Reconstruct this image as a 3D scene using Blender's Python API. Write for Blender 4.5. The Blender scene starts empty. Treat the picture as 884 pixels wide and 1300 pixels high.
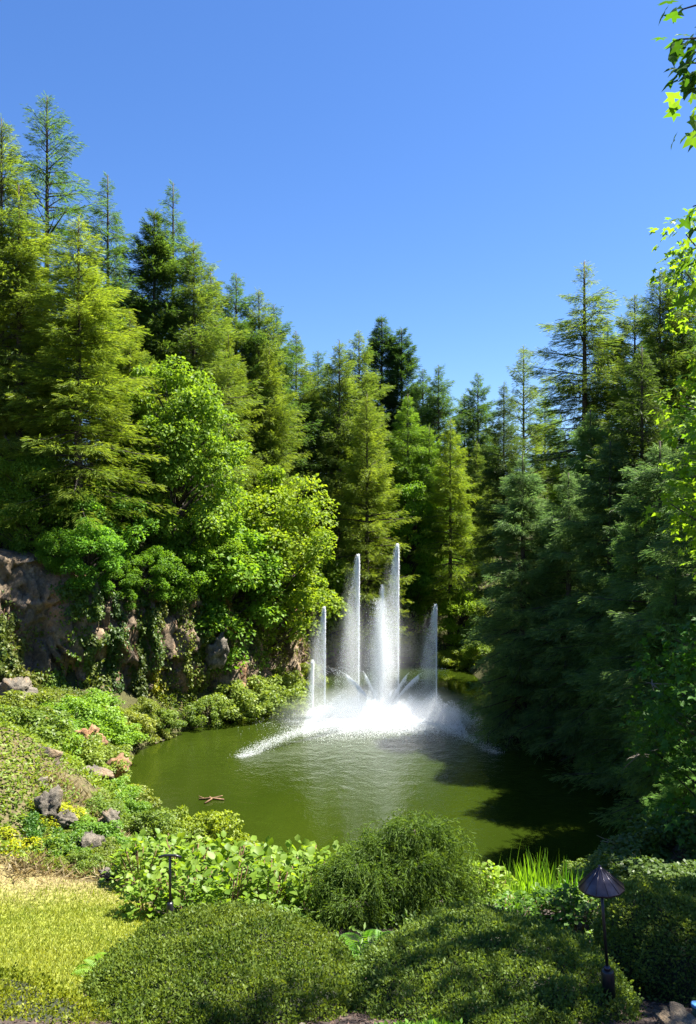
import bpy, math, random
import numpy as np
from mathutils import Vector

R = math.radians
rng = np.random.default_rng(7)
random.seed(7)
sc = bpy.context.scene
COL = sc.collection

# ------------------------------------------------------------------ camera
FPX, HOR = 1000.0, 680.0          # focal length and horizon row, in pixels of the 884x1300 photograph
CAMZ = 10.0                       # eye height above the lake
cam = bpy.data.cameras.new('camera')
cam.sensor_fit = 'VERTICAL'
cam.sensor_height = 36.0
cam.lens = FPX / 1300.0 * 36.0
cam.shift_y = (HOR - 650.0) / 1300.0
cam.clip_start, cam.clip_end = 0.1, 2000
camo = bpy.data.objects.new('camera', cam)
camo.location = (0, 0, CAMZ)
camo.rotation_euler = (R(90), 0, 0)
COL.objects.link(camo)
sc.camera = camo

# ------------------------------------------------------------------ sky, sun, exposure
SUN_EL = R(62)
SUN_AZ = R(74)                    # clockwise from +Y (the view direction): from the right, a little in front of the camera
world = bpy.data.worlds.new('World')
sc.world = world
world.use_nodes = True
nt = world.node_tree
bg = nt.nodes['Background']
sky = nt.nodes.new('ShaderNodeTexSky')
sky.sky_type = 'NISHITA'
sky.sun_disc = False
sky.sun_elevation = SUN_EL
sky.sun_rotation = SUN_AZ
sky.altitude = 0
sky.air_density = 1.0
sky.dust_density = 0.25
sky.ozone_density = 5.0
hsv = nt.nodes.new('ShaderNodeHueSaturation'); hsv.inputs['Saturation'].default_value = 1.19; hsv.inputs['Hue'].default_value = .509
nt.links.new(sky.outputs[0], hsv.inputs['Color'])
nt.links.new(hsv.outputs[0], bg.inputs[0])
bg.inputs[1].default_value = 0.055

sun = bpy.data.lights.new('sun', 'SUN')
sun.energy = 5.0
sun.angle = R(0.55)
sun.color = (1.0, 0.955, 0.86)
suno = bpy.data.objects.new('sun', sun)
sd = Vector((math.sin(SUN_AZ) * math.cos(SUN_EL), math.cos(SUN_AZ) * math.cos(SUN_EL), math.sin(SUN_EL)))
suno.rotation_euler = sd.to_track_quat('Z', 'Y').to_euler()
suno.location = (30, 0, 50)
COL.objects.link(suno)

sc.view_settings.view_transform = 'Standard'
sc.view_settings.look = 'None'
sc.view_settings.gamma = 1
sc.view_settings.use_curve_mapping = False
sc.view_settings.exposure = 2.0
sc.render.engine = 'CYCLES'
cy = sc.cycles
cy.use_denoising = True
cy.denoiser = 'OPENIMAGEDENOISE'
cy.denoising_input_passes = 'RGB_ALBEDO_NORMAL'
cy.denoising_prefilter = 'NONE'
cy.max_bounces = 8
cy.diffuse_bounces = 6
cy.glossy_bounces = 3
cy.transmission_bounces = 6
cy.volume_bounces = 5
cy.transparent_max_bounces = 8
cy.caustics_reflective = False
cy.caustics_refractive = False
cy.sample_clamp_indirect = 6
cy.volume_step_rate = 2.0

# ------------------------------------------------------------------ helpers
def P(px, py, Y):
    """world point seen at photograph pixel px, py when it stands Y metres away"""
    return np.array([(px - 442.0) / FPX * Y, Y, CAMZ + (HOR - py) / FPX * Y])

def tag(o, label=None, cat=None, group=None, kind=None):
    if label: o['label'] = label
    if cat: o['category'] = cat
    if group: o['group'] = group
    if kind: o['kind'] = kind
    return o

def empty(name, loc=(0, 0, 0), rz=0.0, s=1.0):
    o = bpy.data.objects.new(name, None)
    o.empty_display_size = 0.2
    o.location = loc
    o.rotation_euler = (0, 0, rz)
    o.scale = (s, s, s) if np.isscalar(s) else s
    COL.objects.link(o)
    return o

def mesh_data(name, V, F, mat=None, smooth=False, attr=None):
    V = np.ascontiguousarray(V, dtype=np.float32)
    F = np.ascontiguousarray(F, dtype=np.int32)
    me = bpy.data.meshes.new(name)
    k = F.shape[1]
    me.vertices.add(len(V)); me.vertices.foreach_set('co', V.ravel())
    me.loops.add(F.size); me.loops.foreach_set('vertex_index', F.ravel())
    me.polygons.add(len(F))
    me.polygons.foreach_set('loop_start', np.arange(0, F.size, k, dtype=np.int32))
    if smooth:
        me.polygons.foreach_set('use_smooth', np.ones(len(F), dtype=bool))
    if attr is not None:
        for an, av in attr.items():
            av = np.asarray(av, dtype=np.float32)
            if av.ndim == 1:
                a = me.attributes.new(an, 'FLOAT', 'POINT'); a.data.foreach_set('value', av)
            else:
                a = me.attributes.new(an, 'FLOAT_COLOR', 'POINT')
                a.data.foreach_set('color', np.concatenate([av, np.ones((len(av), 1), np.float32)], 1).ravel())
    me.update(calc_edges=True)
    me.validate()
    if mat: me.materials.append(mat)
    return me

def link(name, me, parent=None, color=None):
    o = bpy.data.objects.new(name, me)
    COL.objects.link(o)
    if parent is not None: o.parent = parent
    if color is not None: o.color = (*color, 1)
    return o

class Bag:
    """collects triangles (with a random tint per piece) into one mesh"""
    def __init__(s): s.v, s.f, s.t, s.n = [], [], [], 0
    def add(s, V, F, tint=0.5):
        V = np.asarray(V, float); F = np.asarray(F, int)
        s.v.append(V); s.f.append(F + s.n)
        s.t.append(np.full(len(V), tint) if np.isscalar(tint) else np.asarray(tint, float))
        s.n += len(V)
    def mesh(s, name, mat, smooth=False):
        return mesh_data(name, np.concatenate(s.v), np.concatenate(s.f), mat, smooth, {'v': np.concatenate(s.t)})

def norm(a): return a / (np.linalg.norm(a, axis=-1, keepdims=True) + 1e-9)

# leaf templates: x along, y across, z up
KITE = (np.array([[0, 0, 0], [.45, .5, .08], [1, 0, -.06], [.45, -.5, .08]]), np.array([[0, 1, 2], [0, 2, 3]]))
OVAL = (np.array([[0, 0, 0], [.25, .36, .07], [.62, .42, .07], [1, 0, -.12], [.62, -.42, .07], [.25, -.36, .07], [.45, 0, 0]]),
        np.array([[6, 0, 5], [6, 1, 0], [6, 2, 1], [6, 3, 2], [6, 4, 3], [6, 5, 4]])[:, ::-1])
FAN = (np.array([[0, .04, 0], [0, -.04, 0], [.9, .55, -.05], [.6, .42, .02], [1, .09, -.02], [1, -.09, -.02], [.9, -.55, -.05], [.6, -.42, .02]]),
       np.array([[0, 3, 2], [0, 1, 4], [1, 5, 4], [1, 6, 7]]))
WIDE = (np.array([[0, 0, 0], [.35, .52, .06], [1, .1, -.08], [.35, -.52, .06]]), np.array([[0, 1, 2], [0, 2, 3]]))
TRI3 = (np.array([[0, -.05, 0], [0, .05, 0], [.8, .5, -.1], [1, 0, .05], [.8, -.5, -.1]]),
        np.array([[0, 1, 2], [0, 1, 3], [0, 1, 4]]))
def _maple():
    pts = [(0, 0)]
    rad = [(-150, .42), (-125, .62), (-95, .42), (-68, .86), (-40, .48), (-22, .62), (0, 1.05), (22, .62), (40, .48), (68, .86), (95, .42), (125, .62), (150, .42)]
    V = [[.35, 0, 0]]
    for a, r in rad:
        a = math.radians(a)
        V.append([.35 + r * .62 * math.cos(a), r * .62 * math.sin(a), -.10 * r * r + .05 * abs(math.sin(a * 2.6))])
    n = len(rad)
    F = [[0, i, i + 1] for i in range(1, n)]
    return np.array(V), np.array(F)
MAPLE = _maple()

def frames(d, up):
    X = norm(d); Y = norm(np.cross(up, X)); Z = np.cross(X, Y)
    return X, Y, Z

def stamp(tpl, pos, d, up, L, W, tint=None):
    tv, tf = tpl
    n, k = len(pos), len(tv)
    X, Y, Z = frames(d, up)
    L = np.broadcast_to(L, (n,)); W = np.broadcast_to(W, (n,))
    V = (pos[:, None, :] + (tv[None, :, 0:1] * L[:, None, None]) * X[:, None, :]
         + (tv[None, :, 1:2] * W[:, None, None]) * Y[:, None, :]
         + (tv[None, :, 2:3] * L[:, None, None]) * Z[:, None, :])
    F = tf[None] + (np.arange(n) * k)[:, None, None]
    t = rng.random(n) if tint is None else tint
    return V.reshape(-1, 3), F.reshape(-1, 3), np.repeat(t, k)

def tube(pts, rad, sides=6):
    pts = np.asarray(pts, float); n = len(pts)
    rad = np.broadcast_to(rad, (n,))
    tg = np.gradient(pts, axis=0); tg = norm(tg)
    ref = np.where(np.abs(tg[:, 2:3]) > .9, np.array([[1., 0, 0]]), np.array([[0, 0, 1.]]))
    A = norm(np.cross(ref, tg)); B = np.cross(tg, A)
    a = np.linspace(0, 2 * np.pi, sides, endpoint=False)
    V = pts[:, None] + rad[:, None, None] * (np.cos(a)[None, :, None] * A[:, None] + np.sin(a)[None, :, None] * B[:, None])
    F = []
    for i in range(n - 1):
        for j in range(sides):
            k = (j + 1) % sides
            F += [[i * sides + j, i * sides + k, (i + 1) * sides + k], [i * sides + j, (i + 1) * sides + k, (i + 1) * sides + j]]
    V = V.reshape(-1, 3)
    nb = len(V)
    V = np.concatenate([V, pts[:1], pts[-1:]])
    for j in range(sides):
        k = (j + 1) % sides
        F.append([nb, k, j]); F.append([nb + 1, (n - 1) * sides + j, (n - 1) * sides + k])
    return V, np.array(F)

def lathe(prof, seg=24):
    V, F = [], []
    for r, z in prof:
        for j in range(seg):
            a = 2 * math.pi * j / seg
            V.append([r * math.cos(a), r * math.sin(a), z])
    m = len(prof)
    for i in range(m - 1):
        for j in range(seg):
            k = (j + 1) % seg
            F += [[i * seg + j, i * seg + k, (i + 1) * seg + k], [i * seg + j, (i + 1) * seg + k, (i + 1) * seg + j]]
    V += [[0, 0, prof[0][1]], [0, 0, prof[-1][1]]]
    nb = m * seg
    for j in range(seg):
        k = (j + 1) % seg
        F.append([nb, k, j]); F.append([nb + 1, (m - 1) * seg + j, (m - 1) * seg + k])
    return np.array(V, float), np.array(F)

# value noise and fractured-rock displacement
def _h(i, j, k, seed):
    n = (i * 374761393 + j * 668265263 + k * 2147483647 + seed * 1274126177) & 0xffffffff
    n = ((n ^ (n >> 13)) * 1274126177) & 0xffffffff
    return ((n ^ (n >> 16)) & 0xffff) / 65535.0
def vnoise(p, seed=0):
    p = np.asarray(p, float); i = np.floor(p).astype(np.int64); f = p - i; f = f * f * (3 - 2 * f)
    r = 0
    for a in (0, 1):
        for b in (0, 1):
            for c in (0, 1):
                w = (f[:, 0] if a else 1 - f[:, 0]) * (f[:, 1] if b else 1 - f[:, 1]) * (f[:, 2] if c else 1 - f[:, 2])
                r = r + w * _h(i[:, 0] + a, i[:, 1] + b, i[:, 2] + c, seed)
    return r * 2 - 1
def fbm(p, o=4, seed=0):
    return sum(vnoise(np.asarray(p) * 2 ** k, seed + k) / 2 ** k for k in range(o))
def facets(p, seed=0):
    p = np.asarray(p, float); i = np.floor(p).astype(np.int64)
    best = np.full(len(p), 9.); sec = np.full(len(p), 9.); out = np.zeros(len(p))
    for a in (-1, 0, 1):
        for b in (-1, 0, 1):
            for c in (-1, 0, 1):
                ci, cj, ck = i[:, 0] + a, i[:, 1] + b, i[:, 2] + c
                q = np.stack([ci + _h(ci, cj, ck, seed), cj + _h(ci, cj, ck, seed + 1), ck + _h(ci, cj, ck, seed + 2)], 1)
                d = p - q; dd = np.linalg.norm(d, axis=1)
                g = np.stack([_h(ci, cj, ck, seed + 3), _h(ci, cj, ck, seed + 4), _h(ci, cj, ck, seed + 5)], 1) - .5
                val = _h(ci, cj, ck, seed + 6) - .5 + 1.3 * (d * g).sum(1)
                m = dd < best
                sec = np.where(m, best, np.minimum(sec, dd)); out = np.where(m, val, out); best = np.where(m, dd, best)
    return out - .10 * np.clip(1 - (sec - best) * 10, 0, 1)

# ------------------------------------------------------------------ materials
def new_mat(name):
    m = bpy.data.materials.new(name); m.use_nodes = True
    n = m.node_tree.nodes; l = m.node_tree.links
    return m, n, l, n['Principled BSDF'], n['Material Output']

def leaf_mat(name, c1, c2, trans=0.4, tcol=None, rough=0.5, spec=0.35, nscale=0.6):
    m, n, l, b, out = new_mat(name)
    at = n.new('ShaderNodeAttribute'); at.attribute_name = 'v'
    geo = n.new('ShaderNodeNewGeometry')
    no = n.new('ShaderNodeTexNoise'); no.inputs['Scale'].default_value = nscale; no.inputs['Detail'].default_value = 3
    l.new(geo.outputs['Position'], no.inputs['Vector'])
    ad = n.new('ShaderNodeMath'); ad.operation = 'MULTIPLY_ADD'
    l.new(no.outputs[0], ad.inputs[0]); ad.inputs[1].default_value = 1.5
    sb = n.new('ShaderNodeMath'); sb.operation = 'MULTIPLY_ADD'
    l.new(at.outputs['Fac'], sb.inputs[0]); sb.inputs[1].default_value = 0.7; sb.inputs[2].default_value = -0.6
    l.new(sb.outputs[0], ad.inputs[2]); ad.use_clamp = True
    mx = n.new('ShaderNodeMix'); mx.data_type = 'RGBA'
    mx.inputs[6].default_value = (*c1, 1); mx.inputs[7].default_value = (*c2, 1)
    l.new(ad.outputs[0], mx.inputs[0])
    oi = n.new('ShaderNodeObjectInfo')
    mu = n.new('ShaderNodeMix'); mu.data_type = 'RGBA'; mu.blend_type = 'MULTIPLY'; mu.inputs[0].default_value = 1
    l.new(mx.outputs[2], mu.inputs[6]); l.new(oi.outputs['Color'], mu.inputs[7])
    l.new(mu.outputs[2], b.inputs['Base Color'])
    b.inputs['Roughness'].default_value = rough
    b.inputs['Specular IOR Level'].default_value = spec
    tr = n.new('ShaderNodeBsdfTranslucent')
    tm = n.new('ShaderNodeMix'); tm.data_type = 'RGBA'; tm.blend_type = 'MULTIPLY'; tm.inputs[0].default_value = 1
    l.new(mu.outputs[2], tm.inputs[6]); tm.inputs[7].default_value = (*(tcol or (2.0, 1.9, 0.7)), 1)
    l.new(tm.outputs[2], tr.inputs['Color'])
    ms = n.new('ShaderNodeMixShader'); ms.inputs[0].default_value = trans
    l.new(b.outputs[0], ms.inputs[1]); l.new(tr.outputs[0], ms.inputs[2])
    l.new(ms.outputs[0], out.inputs['Surface'])
    return m

def plain_mat(name, c, rough=0.6, metal=0.0, c2=None, nscale=8, bump=0.0):
    m, n, l, b, out = new_mat(name)
    b.inputs['Roughness'].default_value = rough; b.inputs['Metallic'].default_value = metal
    tc = n.new('ShaderNodeTexCoord')
    no = n.new('ShaderNodeTexNoise'); no.inputs['Scale'].default_value = nscale; no.inputs['Detail'].default_value = 6
    l.new(tc.outputs['Object'], no.inputs['Vector'])
    cr = n.new('ShaderNodeValToRGB'); cr.color_ramp.elements[0].position = .35; cr.color_ramp.elements[1].position = .68
    cr.color_ramp.elements[0].color = (*c, 1); cr.color_ramp.elements[1].color = (*(c2 or [x * 1.4 for x in c]), 1)
    l.new(no.outputs[0], cr.inputs[0]); l.new(cr.outputs[0], b.inputs['Base Color'])
    if bump:
        bp = n.new('ShaderNodeBump'); bp.inputs['Strength'].default_value = bump; bp.inputs['Distance'].default_value = 0.05
        l.new(no.outputs[0], bp.inputs['Height']); l.new(bp.outputs[0], b.inputs['Normal'])
    return m

M = {}
M['fir'] = leaf_mat('fir_needles', (.055, .102, .020), (.150, .210, .038), .48, spec=.15)
M['spruce'] = leaf_mat('spruce_needles', (.055, .112, .044), (.165, .245, .080), .50, (1.5, 1.6, 1.0), spec=.12)
M['maple'] = leaf_mat('maple_leaves', (.075, .150, .016), (.185, .280, .034), .45, spec=.15)
M['shrub'] = leaf_mat('shrub_leaves', (.070, .125, .016), (.180, .250, .034), .40)
M['ivy'] = leaf_mat('creeper_leaves', (.050, .095, .012), (.150, .180, .022), .35)
M['hedge'] = leaf_mat('hedge_leaves', (.050, .082, .016), (.145, .175, .034), .35, spec=.18, rough=.5, nscale=2.5)
M['hydrangea'] = leaf_mat('hydrangea_leaves', (.090, .170, .016), (.180, .265, .028), .45, nscale=2)
M['thread'] = leaf_mat('thread_foliage', (.045, .090, .016), (.105, .165, .028), .4, nscale=3, spec=.15)
M['blade'] = leaf_mat('sword_leaves', (.075, .180, .018), (.130, .250, .025), .5, nscale=2)
M['grass'] = leaf_mat('grass_blades', (.125, .180, .018), (.270, .285, .045), .35, nscale=1.2)
M['dry'] = leaf_mat('dry_grass', (.200, .150, .070), (.320, .260, .135), .3, (1.3, 1.2, .9), nscale=1.5)
M['bark'] = plain_mat('bark', (.030, .022, .017), .9, c2=(.075, .055, .042), nscale=3, bump=.6)
M['palebark'] = plain_mat('pale_bark', (.10, .085, .065), .9, c2=(.20, .17, .13), nscale=5, bump=.5)
M['twig'] = plain_mat('twig', (.09, .045, .022), .8, c2=(.22, .13, .06), nscale=9)
M['black'] = plain_mat('black_paint', (.008, .008, .010), .35, c2=(.016, .016, .020), nscale=20)
M['bronze'] = plain_mat('dark_bronze', (.035, .032, .045), .32, .75, c2=(.075, .068, .085), nscale=14)

# ------------------------------------------------------------------ terrain
LAKE = np.array([(-9.9, 38.0), (-8.9, 39.5), (-6.9, 42.2), (-5.2, 45), (-3.4, 52), (-1.4, 59), (3, 61.5), (8.6, 60.5), (9.2, 52), (8.4, 45), (8.2, 40),
                 (9.2, 37.4), (11, 35), (12.2, 31), (10.6, 26), (8.9, 23.2), (4, 21), (-1, 20.5), (-5, 22), (-7.3, 26), (-8.4, 30), (-9.6, 35)])
CL = np.array([(-34, 24), (-24, 29.5), (-18, 33), (-13.5, 35.8), (-10.4, 38.4), (-8.9, 40.6), (-6.9, 43.6), (-5.1, 47), (-3.6, 53), (-1.6, 60), (1.0, 63.5), (4, 65)], float)
CLH = np.array([9, 9, 8.6, 8.0, 7.4, 6.9, 6.2, 5.6, 5.2, 4.6, 3.6, 2.4])

def seg_dist(p, A, B):
    ab = B - A; t = np.clip(((p - A) @ ab) / (ab @ ab), 0, 1)
    q = A + t[:, None] * ab
    return np.linalg.norm(p - q, axis=1), t
def lake_sd(p):
    d = np.full(len(p), 1e9); ins = np.zeros(len(p), bool); n = len(LAKE)
    for i in range(n):
        a, b = LAKE[i], LAKE[(i + 1) % n]
        d = np.minimum(d, seg_dist(p, a, b)[0])
        c = ((a[1] > p[:, 1]) != (b[1] > p[:, 1])) & (p[:, 0] < (b[0] - a[0]) * (p[:, 1] - a[1]) / (b[1] - a[1] + 1e-12) + a[0])
        ins ^= c
    return np.where(ins, -d, d)
def cliff_sd(p):
    """distance behind the cliff line (positive on the forest side) and the cliff height there"""
    best = np.full(len(p), 1e9); sg = np.ones(len(p)); hh = np.zeros(len(p))
    for i in range(len(CL) - 1):
        a, b = CL[i], CL[i + 1]
        d, t = seg_dist(p, a, b)
        cr = (b[0] - a[0]) * (p[:, 1] - a[1]) - (b[1] - a[1]) * (p[:, 0] - a[0])
        m = d < best
        best = np.where(m, d, best); sg = np.where(m, np.sign(cr), sg); hh = np.where(m, CLH[i] + t * (CLH[i + 1] - CLH[i]), hh)
    return best * sg, hh
def sstep(a, b, x):
    t = np.clip((x - a) / (b - a), 0, 1); return t * t * (3 - 2 * t)

CP = []
for x in (-1.5, 1.5, 4.5):
    CP += [(x, 0, 8.4), (x, 3, 7.6), (x, 5, 6.85), (x, 6, 6.5), (x, 7, 6.2), (x, 8.5, 5.75), (x, 10, 5.3), (x, 12.5, 4.15), (x, 15, 3.0), (x, 18, 1.7), (x, 21, .7)]
CP += [(-3, 5, 6.95), (-2.7, 7, 6.25), (-3, 9, 5.75), (-4.5, 8, 6.0), (-4.4, 10.2, 5.62), (-3, 10.5, 5.4), (-3.2, 12, 4.9), (-6, 8, 6.1), (-5.6, 11.5, 6.15), (-5.9, 14, 6.7),
       (-4.3, 13.5, 5.35), (-4.9, 16, 4.75), (-4.5, 19, 2.6), (-6.8, 17.5, 5.2), (-7.5, 21, 3.4), (-9, 25, 2.9), (-9.8, 30, 2.3), (-12, 24, 4.6), (-11.8, 33, 2.8), (-9, 14, 6.8), (-10, 9, 6.8), (-14, 18, 6.6), (-15, 27, 3.2),
       (-18, 10, 8), (-20, 24, 6), (-30, 10, 9), (9, 12, 6.2), (8, 17, 4.4), (11, 22, 2.6), (13, 28, 3.2), (12, 34, 2.2), (11.5, 42, 2.2), (13, 50, 3.6), (18, 20, 8), (20, 34, 8), (30, 40, 15), (30, 15, 14),
       (12, 62, 3.2), (5, 66, 2.0), (0, 72, 3.6), (12, 75, 5), (0, 95, 8), (25, 90, 12), (-25, 90, 12), (0, 180, 22), (80, 100, 26), (-80, 60, 20), (80, 0, 22), (-80, -20, 14), (0, -40, 11), (60, -40, 14), (0, 280, 30), (120, 280, 34), (-120, 280, 34)]
CP = np.array(CP, float)
def _tps(r2): return np.where(r2 > 1e-9, .5 * r2 * np.log(np.maximum(r2, 1e-9)), 0)
_K = _tps(((CP[:, None, :2] - CP[None, :, :2]) ** 2).sum(2)) + np.eye(len(CP)) * .02
_Q = np.concatenate([np.ones((len(CP), 1)), CP[:, :2]], 1)
_S = np.linalg.solve(np.block([[_K, _Q], [_Q.T, np.zeros((3, 3))]]), np.concatenate([CP[:, 2], np.zeros(3)]))
def land(p):
    return _tps(((p[:, None] - CP[None, :, :2]) ** 2).sum(2)) @ _S[:-3] + _S[-3] + p @ _S[-2:]
def terrain(p):
    p = np.atleast_2d(np.asarray(p, float))
    z = land(p)
    p3 = np.concatenate([p, np.zeros((len(p), 1))], 1)
    z = z + .05 * fbm(p3 * 1.1, 3, 3) * sstep(7, 14, np.abs(p[:, 1]) + np.abs(p[:, 0]))
    sd_ = lake_sd(p)
    prof = (.85 + .75 * (p[:, 0] < -4) * (p[:, 1] > 22)) * sd_ - .12
    k = .35
    h = np.clip(.5 + .5 * (prof - z) / k, 0, 1)
    z = prof * (1 - h) + z * h - k * h * (1 - h)
    z = np.maximum(z, -1.6)
    cd, ch = cliff_sd(p)
    st = sstep(1.9, 3.0, cd)
    top = ch + .26 * np.minimum(np.maximum(cd - 2, 0), 40) + .25 * fbm(p3 * .35, 3, 9)
    return z * (1 - st) + np.maximum(top, z) * st
def gz(x, y): return float(terrain(np.array([[x, y]]))[0])

def warp_axis(lo, hi, c0, c1, fine, coarse):
    a = list(np.arange(c0, c1, fine)); x, s = c1, fine
    while x < hi: a.append(x); s = min(s * 1.12, coarse); x += s
    a.append(hi); x, s = c0 - fine, fine
    while x > lo: a.insert(0, x); s = min(s * 1.12, coarse); x -= s
    a.insert(0, lo)
    return np.array(a)
gx = warp_axis(-140, 140, -6, 4, .11, 8); gy = warp_axis(-45, 290, 3.5, 15, .13, 9)
XX, YY = np.meshgrid(gx, gy)
GP = np.stack([XX.ravel(), YY.ravel()], 1)
GZ = np.concatenate([terrain(c) for c in np.array_split(GP, 12)])
ny, nx = XX.shape
idx = np.arange(nx * ny).reshape(ny, nx)
GF = np.stack([idx[:-1, :-1].ravel(), idx[:-1, 1:].ravel(), idx[1:, 1:].ravel(), idx[1:, :-1].ravel()], 1)

LAWN = np.array([(-7, 4.2), (-2.2, 5.4), (-1.7, 7.1), (-2.15, 9.0), (-2.8, 10.1), (-4.6, 10.5), (-9, 9.8), (-9, 6)])
def poly_sd(p, PG):
    d = np.full(len(p), 1e9); ins = np.zeros(len(p), bool); n = len(PG)
    for i in range(n):
        a, b = PG[i], PG[(i + 1) % n]
        d = np.minimum(d, seg_dist(p, a, b)[0])
        ins ^= ((a[1] > p[:, 1]) != (b[1] > p[:, 1])) & (p[:, 0] < (b[0] - a[0]) * (p[:, 1] - a[1]) / (b[1] - a[1] + 1e-12) + a[0])
    return np.where(ins, -d, d)
_lw = 1 - sstep(-.12, .12, poly_sd(GP, LAWN) + .12 * vnoise(np.concatenate([GP * 3, np.zeros((len(GP), 1))], 1), 5))
_far = sstep(14, 18, GP[:, 1])
_out = np.clip(1 - sstep(-3.2, -2.6, GP[:, 0]), 0, 1) * sstep(9.8, 10.4, GP[:, 1]) * (1 - _far)
cm = np.array([.055, .042, .036]); cf = np.array([.060, .058, .022]); cl = np.array([.17, .19, .03]); co = np.array([.10, .085, .040])
GC = cm * (1 - _far[:, None]) + cf * _far[:, None]
GC = GC * (1 - _out[:, None]) + co * _out[:, None]
_dry = np.clip(sstep(8.7, 10.4, GP[:, 1] + .25 * vnoise(np.concatenate([GP * 1.3, np.zeros((len(GP), 1))], 1), 8)), 0, 1)
lawncol = cl[None] * (1 - _dry[:, None]) + np.array([.22, .18, .075])[None] * _dry[:, None]
GC = GC * (1 - _lw[:, None]) + lawncol * _lw[:, None]
m, n, l, b, out = new_mat('ground_soil')
at = n.new('ShaderNodeAttribute'); at.attribute_name = 'soil'
geo = n.new('ShaderNodeNewGeometry')
no = n.new('ShaderNodeTexNoise'); no.inputs['Scale'].default_value = 14; no.inputs['Detail'].default_value = 8
l.new(geo.outputs['Position'], no.inputs['Vector'])
mr = n.new('ShaderNodeMapRange'); mr.inputs[1].default_value = .3; mr.inputs[2].default_value = .75; mr.inputs[3].default_value = .55; mr.inputs[4].default_value = 1.5
l.new(no.outputs[0], mr.inputs[0])
mu = n.new('ShaderNodeMix'); mu.data_type = 'RGBA'; mu.blend_type = 'MULTIPLY'; mu.inputs[0].default_value = 1
l.new(at.outputs['Color'], mu.inputs[6]); l.new(mr.outputs[0], mu.inputs[7]); l.new(mu.outputs[2], b.inputs['Base Color'])
b.inputs['Roughness'].default_value = .95; b.inputs['Specular IOR Level'].default_value = .2
bp = n.new('ShaderNodeBump'); bp.inputs['Strength'].default_value = .7; bp.inputs['Distance'].default_value = .03
l.new(no.outputs[0], bp.inputs['Height']); l.new(bp.outputs[0], b.inputs['Normal'])
M['ground'] = m
tag(link('ground', mesh_data('ground', np.concatenate([GP, GZ[:, None]], 1), GF, m, True, {'soil': GC})), kind='structure')

# ------------------------------------------------------------------ lake
FC = np.array([1.9, 42.5, 0.0])           # the fountain's middle
m, n, l, b, out = new_mat('pond_water')
geo = n.new('ShaderNodeNewGeometry')
n1 = n.new('ShaderNodeTexNoise'); n1.inputs['Scale'].default_value = 1.6; n1.inputs['Detail'].default_value = 4; n1.inputs['Distortion'].default_value = .4
n2 = n.new('ShaderNodeTexNoise'); n2.inputs['Scale'].default_value = 9; n2.inputs['Detail'].default_value = 3
n3 = n.new('ShaderNodeTexNoise'); n3.inputs['Scale'].default_value = .25; n3.inputs['Detail'].default_value = 4
for q in (n1, n2, n3): l.new(geo.outputs['Position'], q.inputs['Vector'])
vd = n.new('ShaderNodeVectorMath'); vd.operation = 'DISTANCE'; vd.inputs[1].default_value = (FC[0], FC[1] - 4, 0)
l.new(geo.outputs['Position'], vd.inputs[0])
rg = n.new('ShaderNodeMapRange'); rg.inputs[1].default_value = 3; rg.inputs[2].default_value = 15; rg.inputs[3].default_value = .60; rg.inputs[4].default_value = .04
l.new(vd.outputs['Value'], rg.inputs[0])
hs = n.new('ShaderNodeMath'); hs.operation = 'MULTIPLY_ADD'; hs.inputs[1].default_value = .35
l.new(n2.outputs[0], hs.inputs[0]); l.new(n1.outputs[0], hs.inputs[2])
bp = n.new('ShaderNodeBump'); bp.inputs['Distance'].default_value = .13
l.new(rg.outputs[0], bp.inputs['Strength']); l.new(hs.outputs[0], bp.inputs['Height']); l.new(bp.outputs[0], b.inputs['Normal'])
mx = n.new('ShaderNodeMix'); mx.data_type = 'RGBA'
mx.inputs[6].default_value = (.013, .023, .002, 1); mx.inputs[7].default_value = (.022, .034, .003, 1)
l.new(n3.outputs[0], mx.inputs[0]); l.new(mx.outputs[2], b.inputs['Base Color'])
b.inputs['Roughness'].default_value = .035; b.inputs['IOR'].default_value = 1.38
M['water'] = m
WP = np.array([[-14, 18, 0], [14, 18, 0], [14, 66, 0], [-14, 66, 0]], float)
tag(link('lake', mesh_data('lake', WP, np.array([[0, 1, 2, 3]]), m)), kind='structure')

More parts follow.
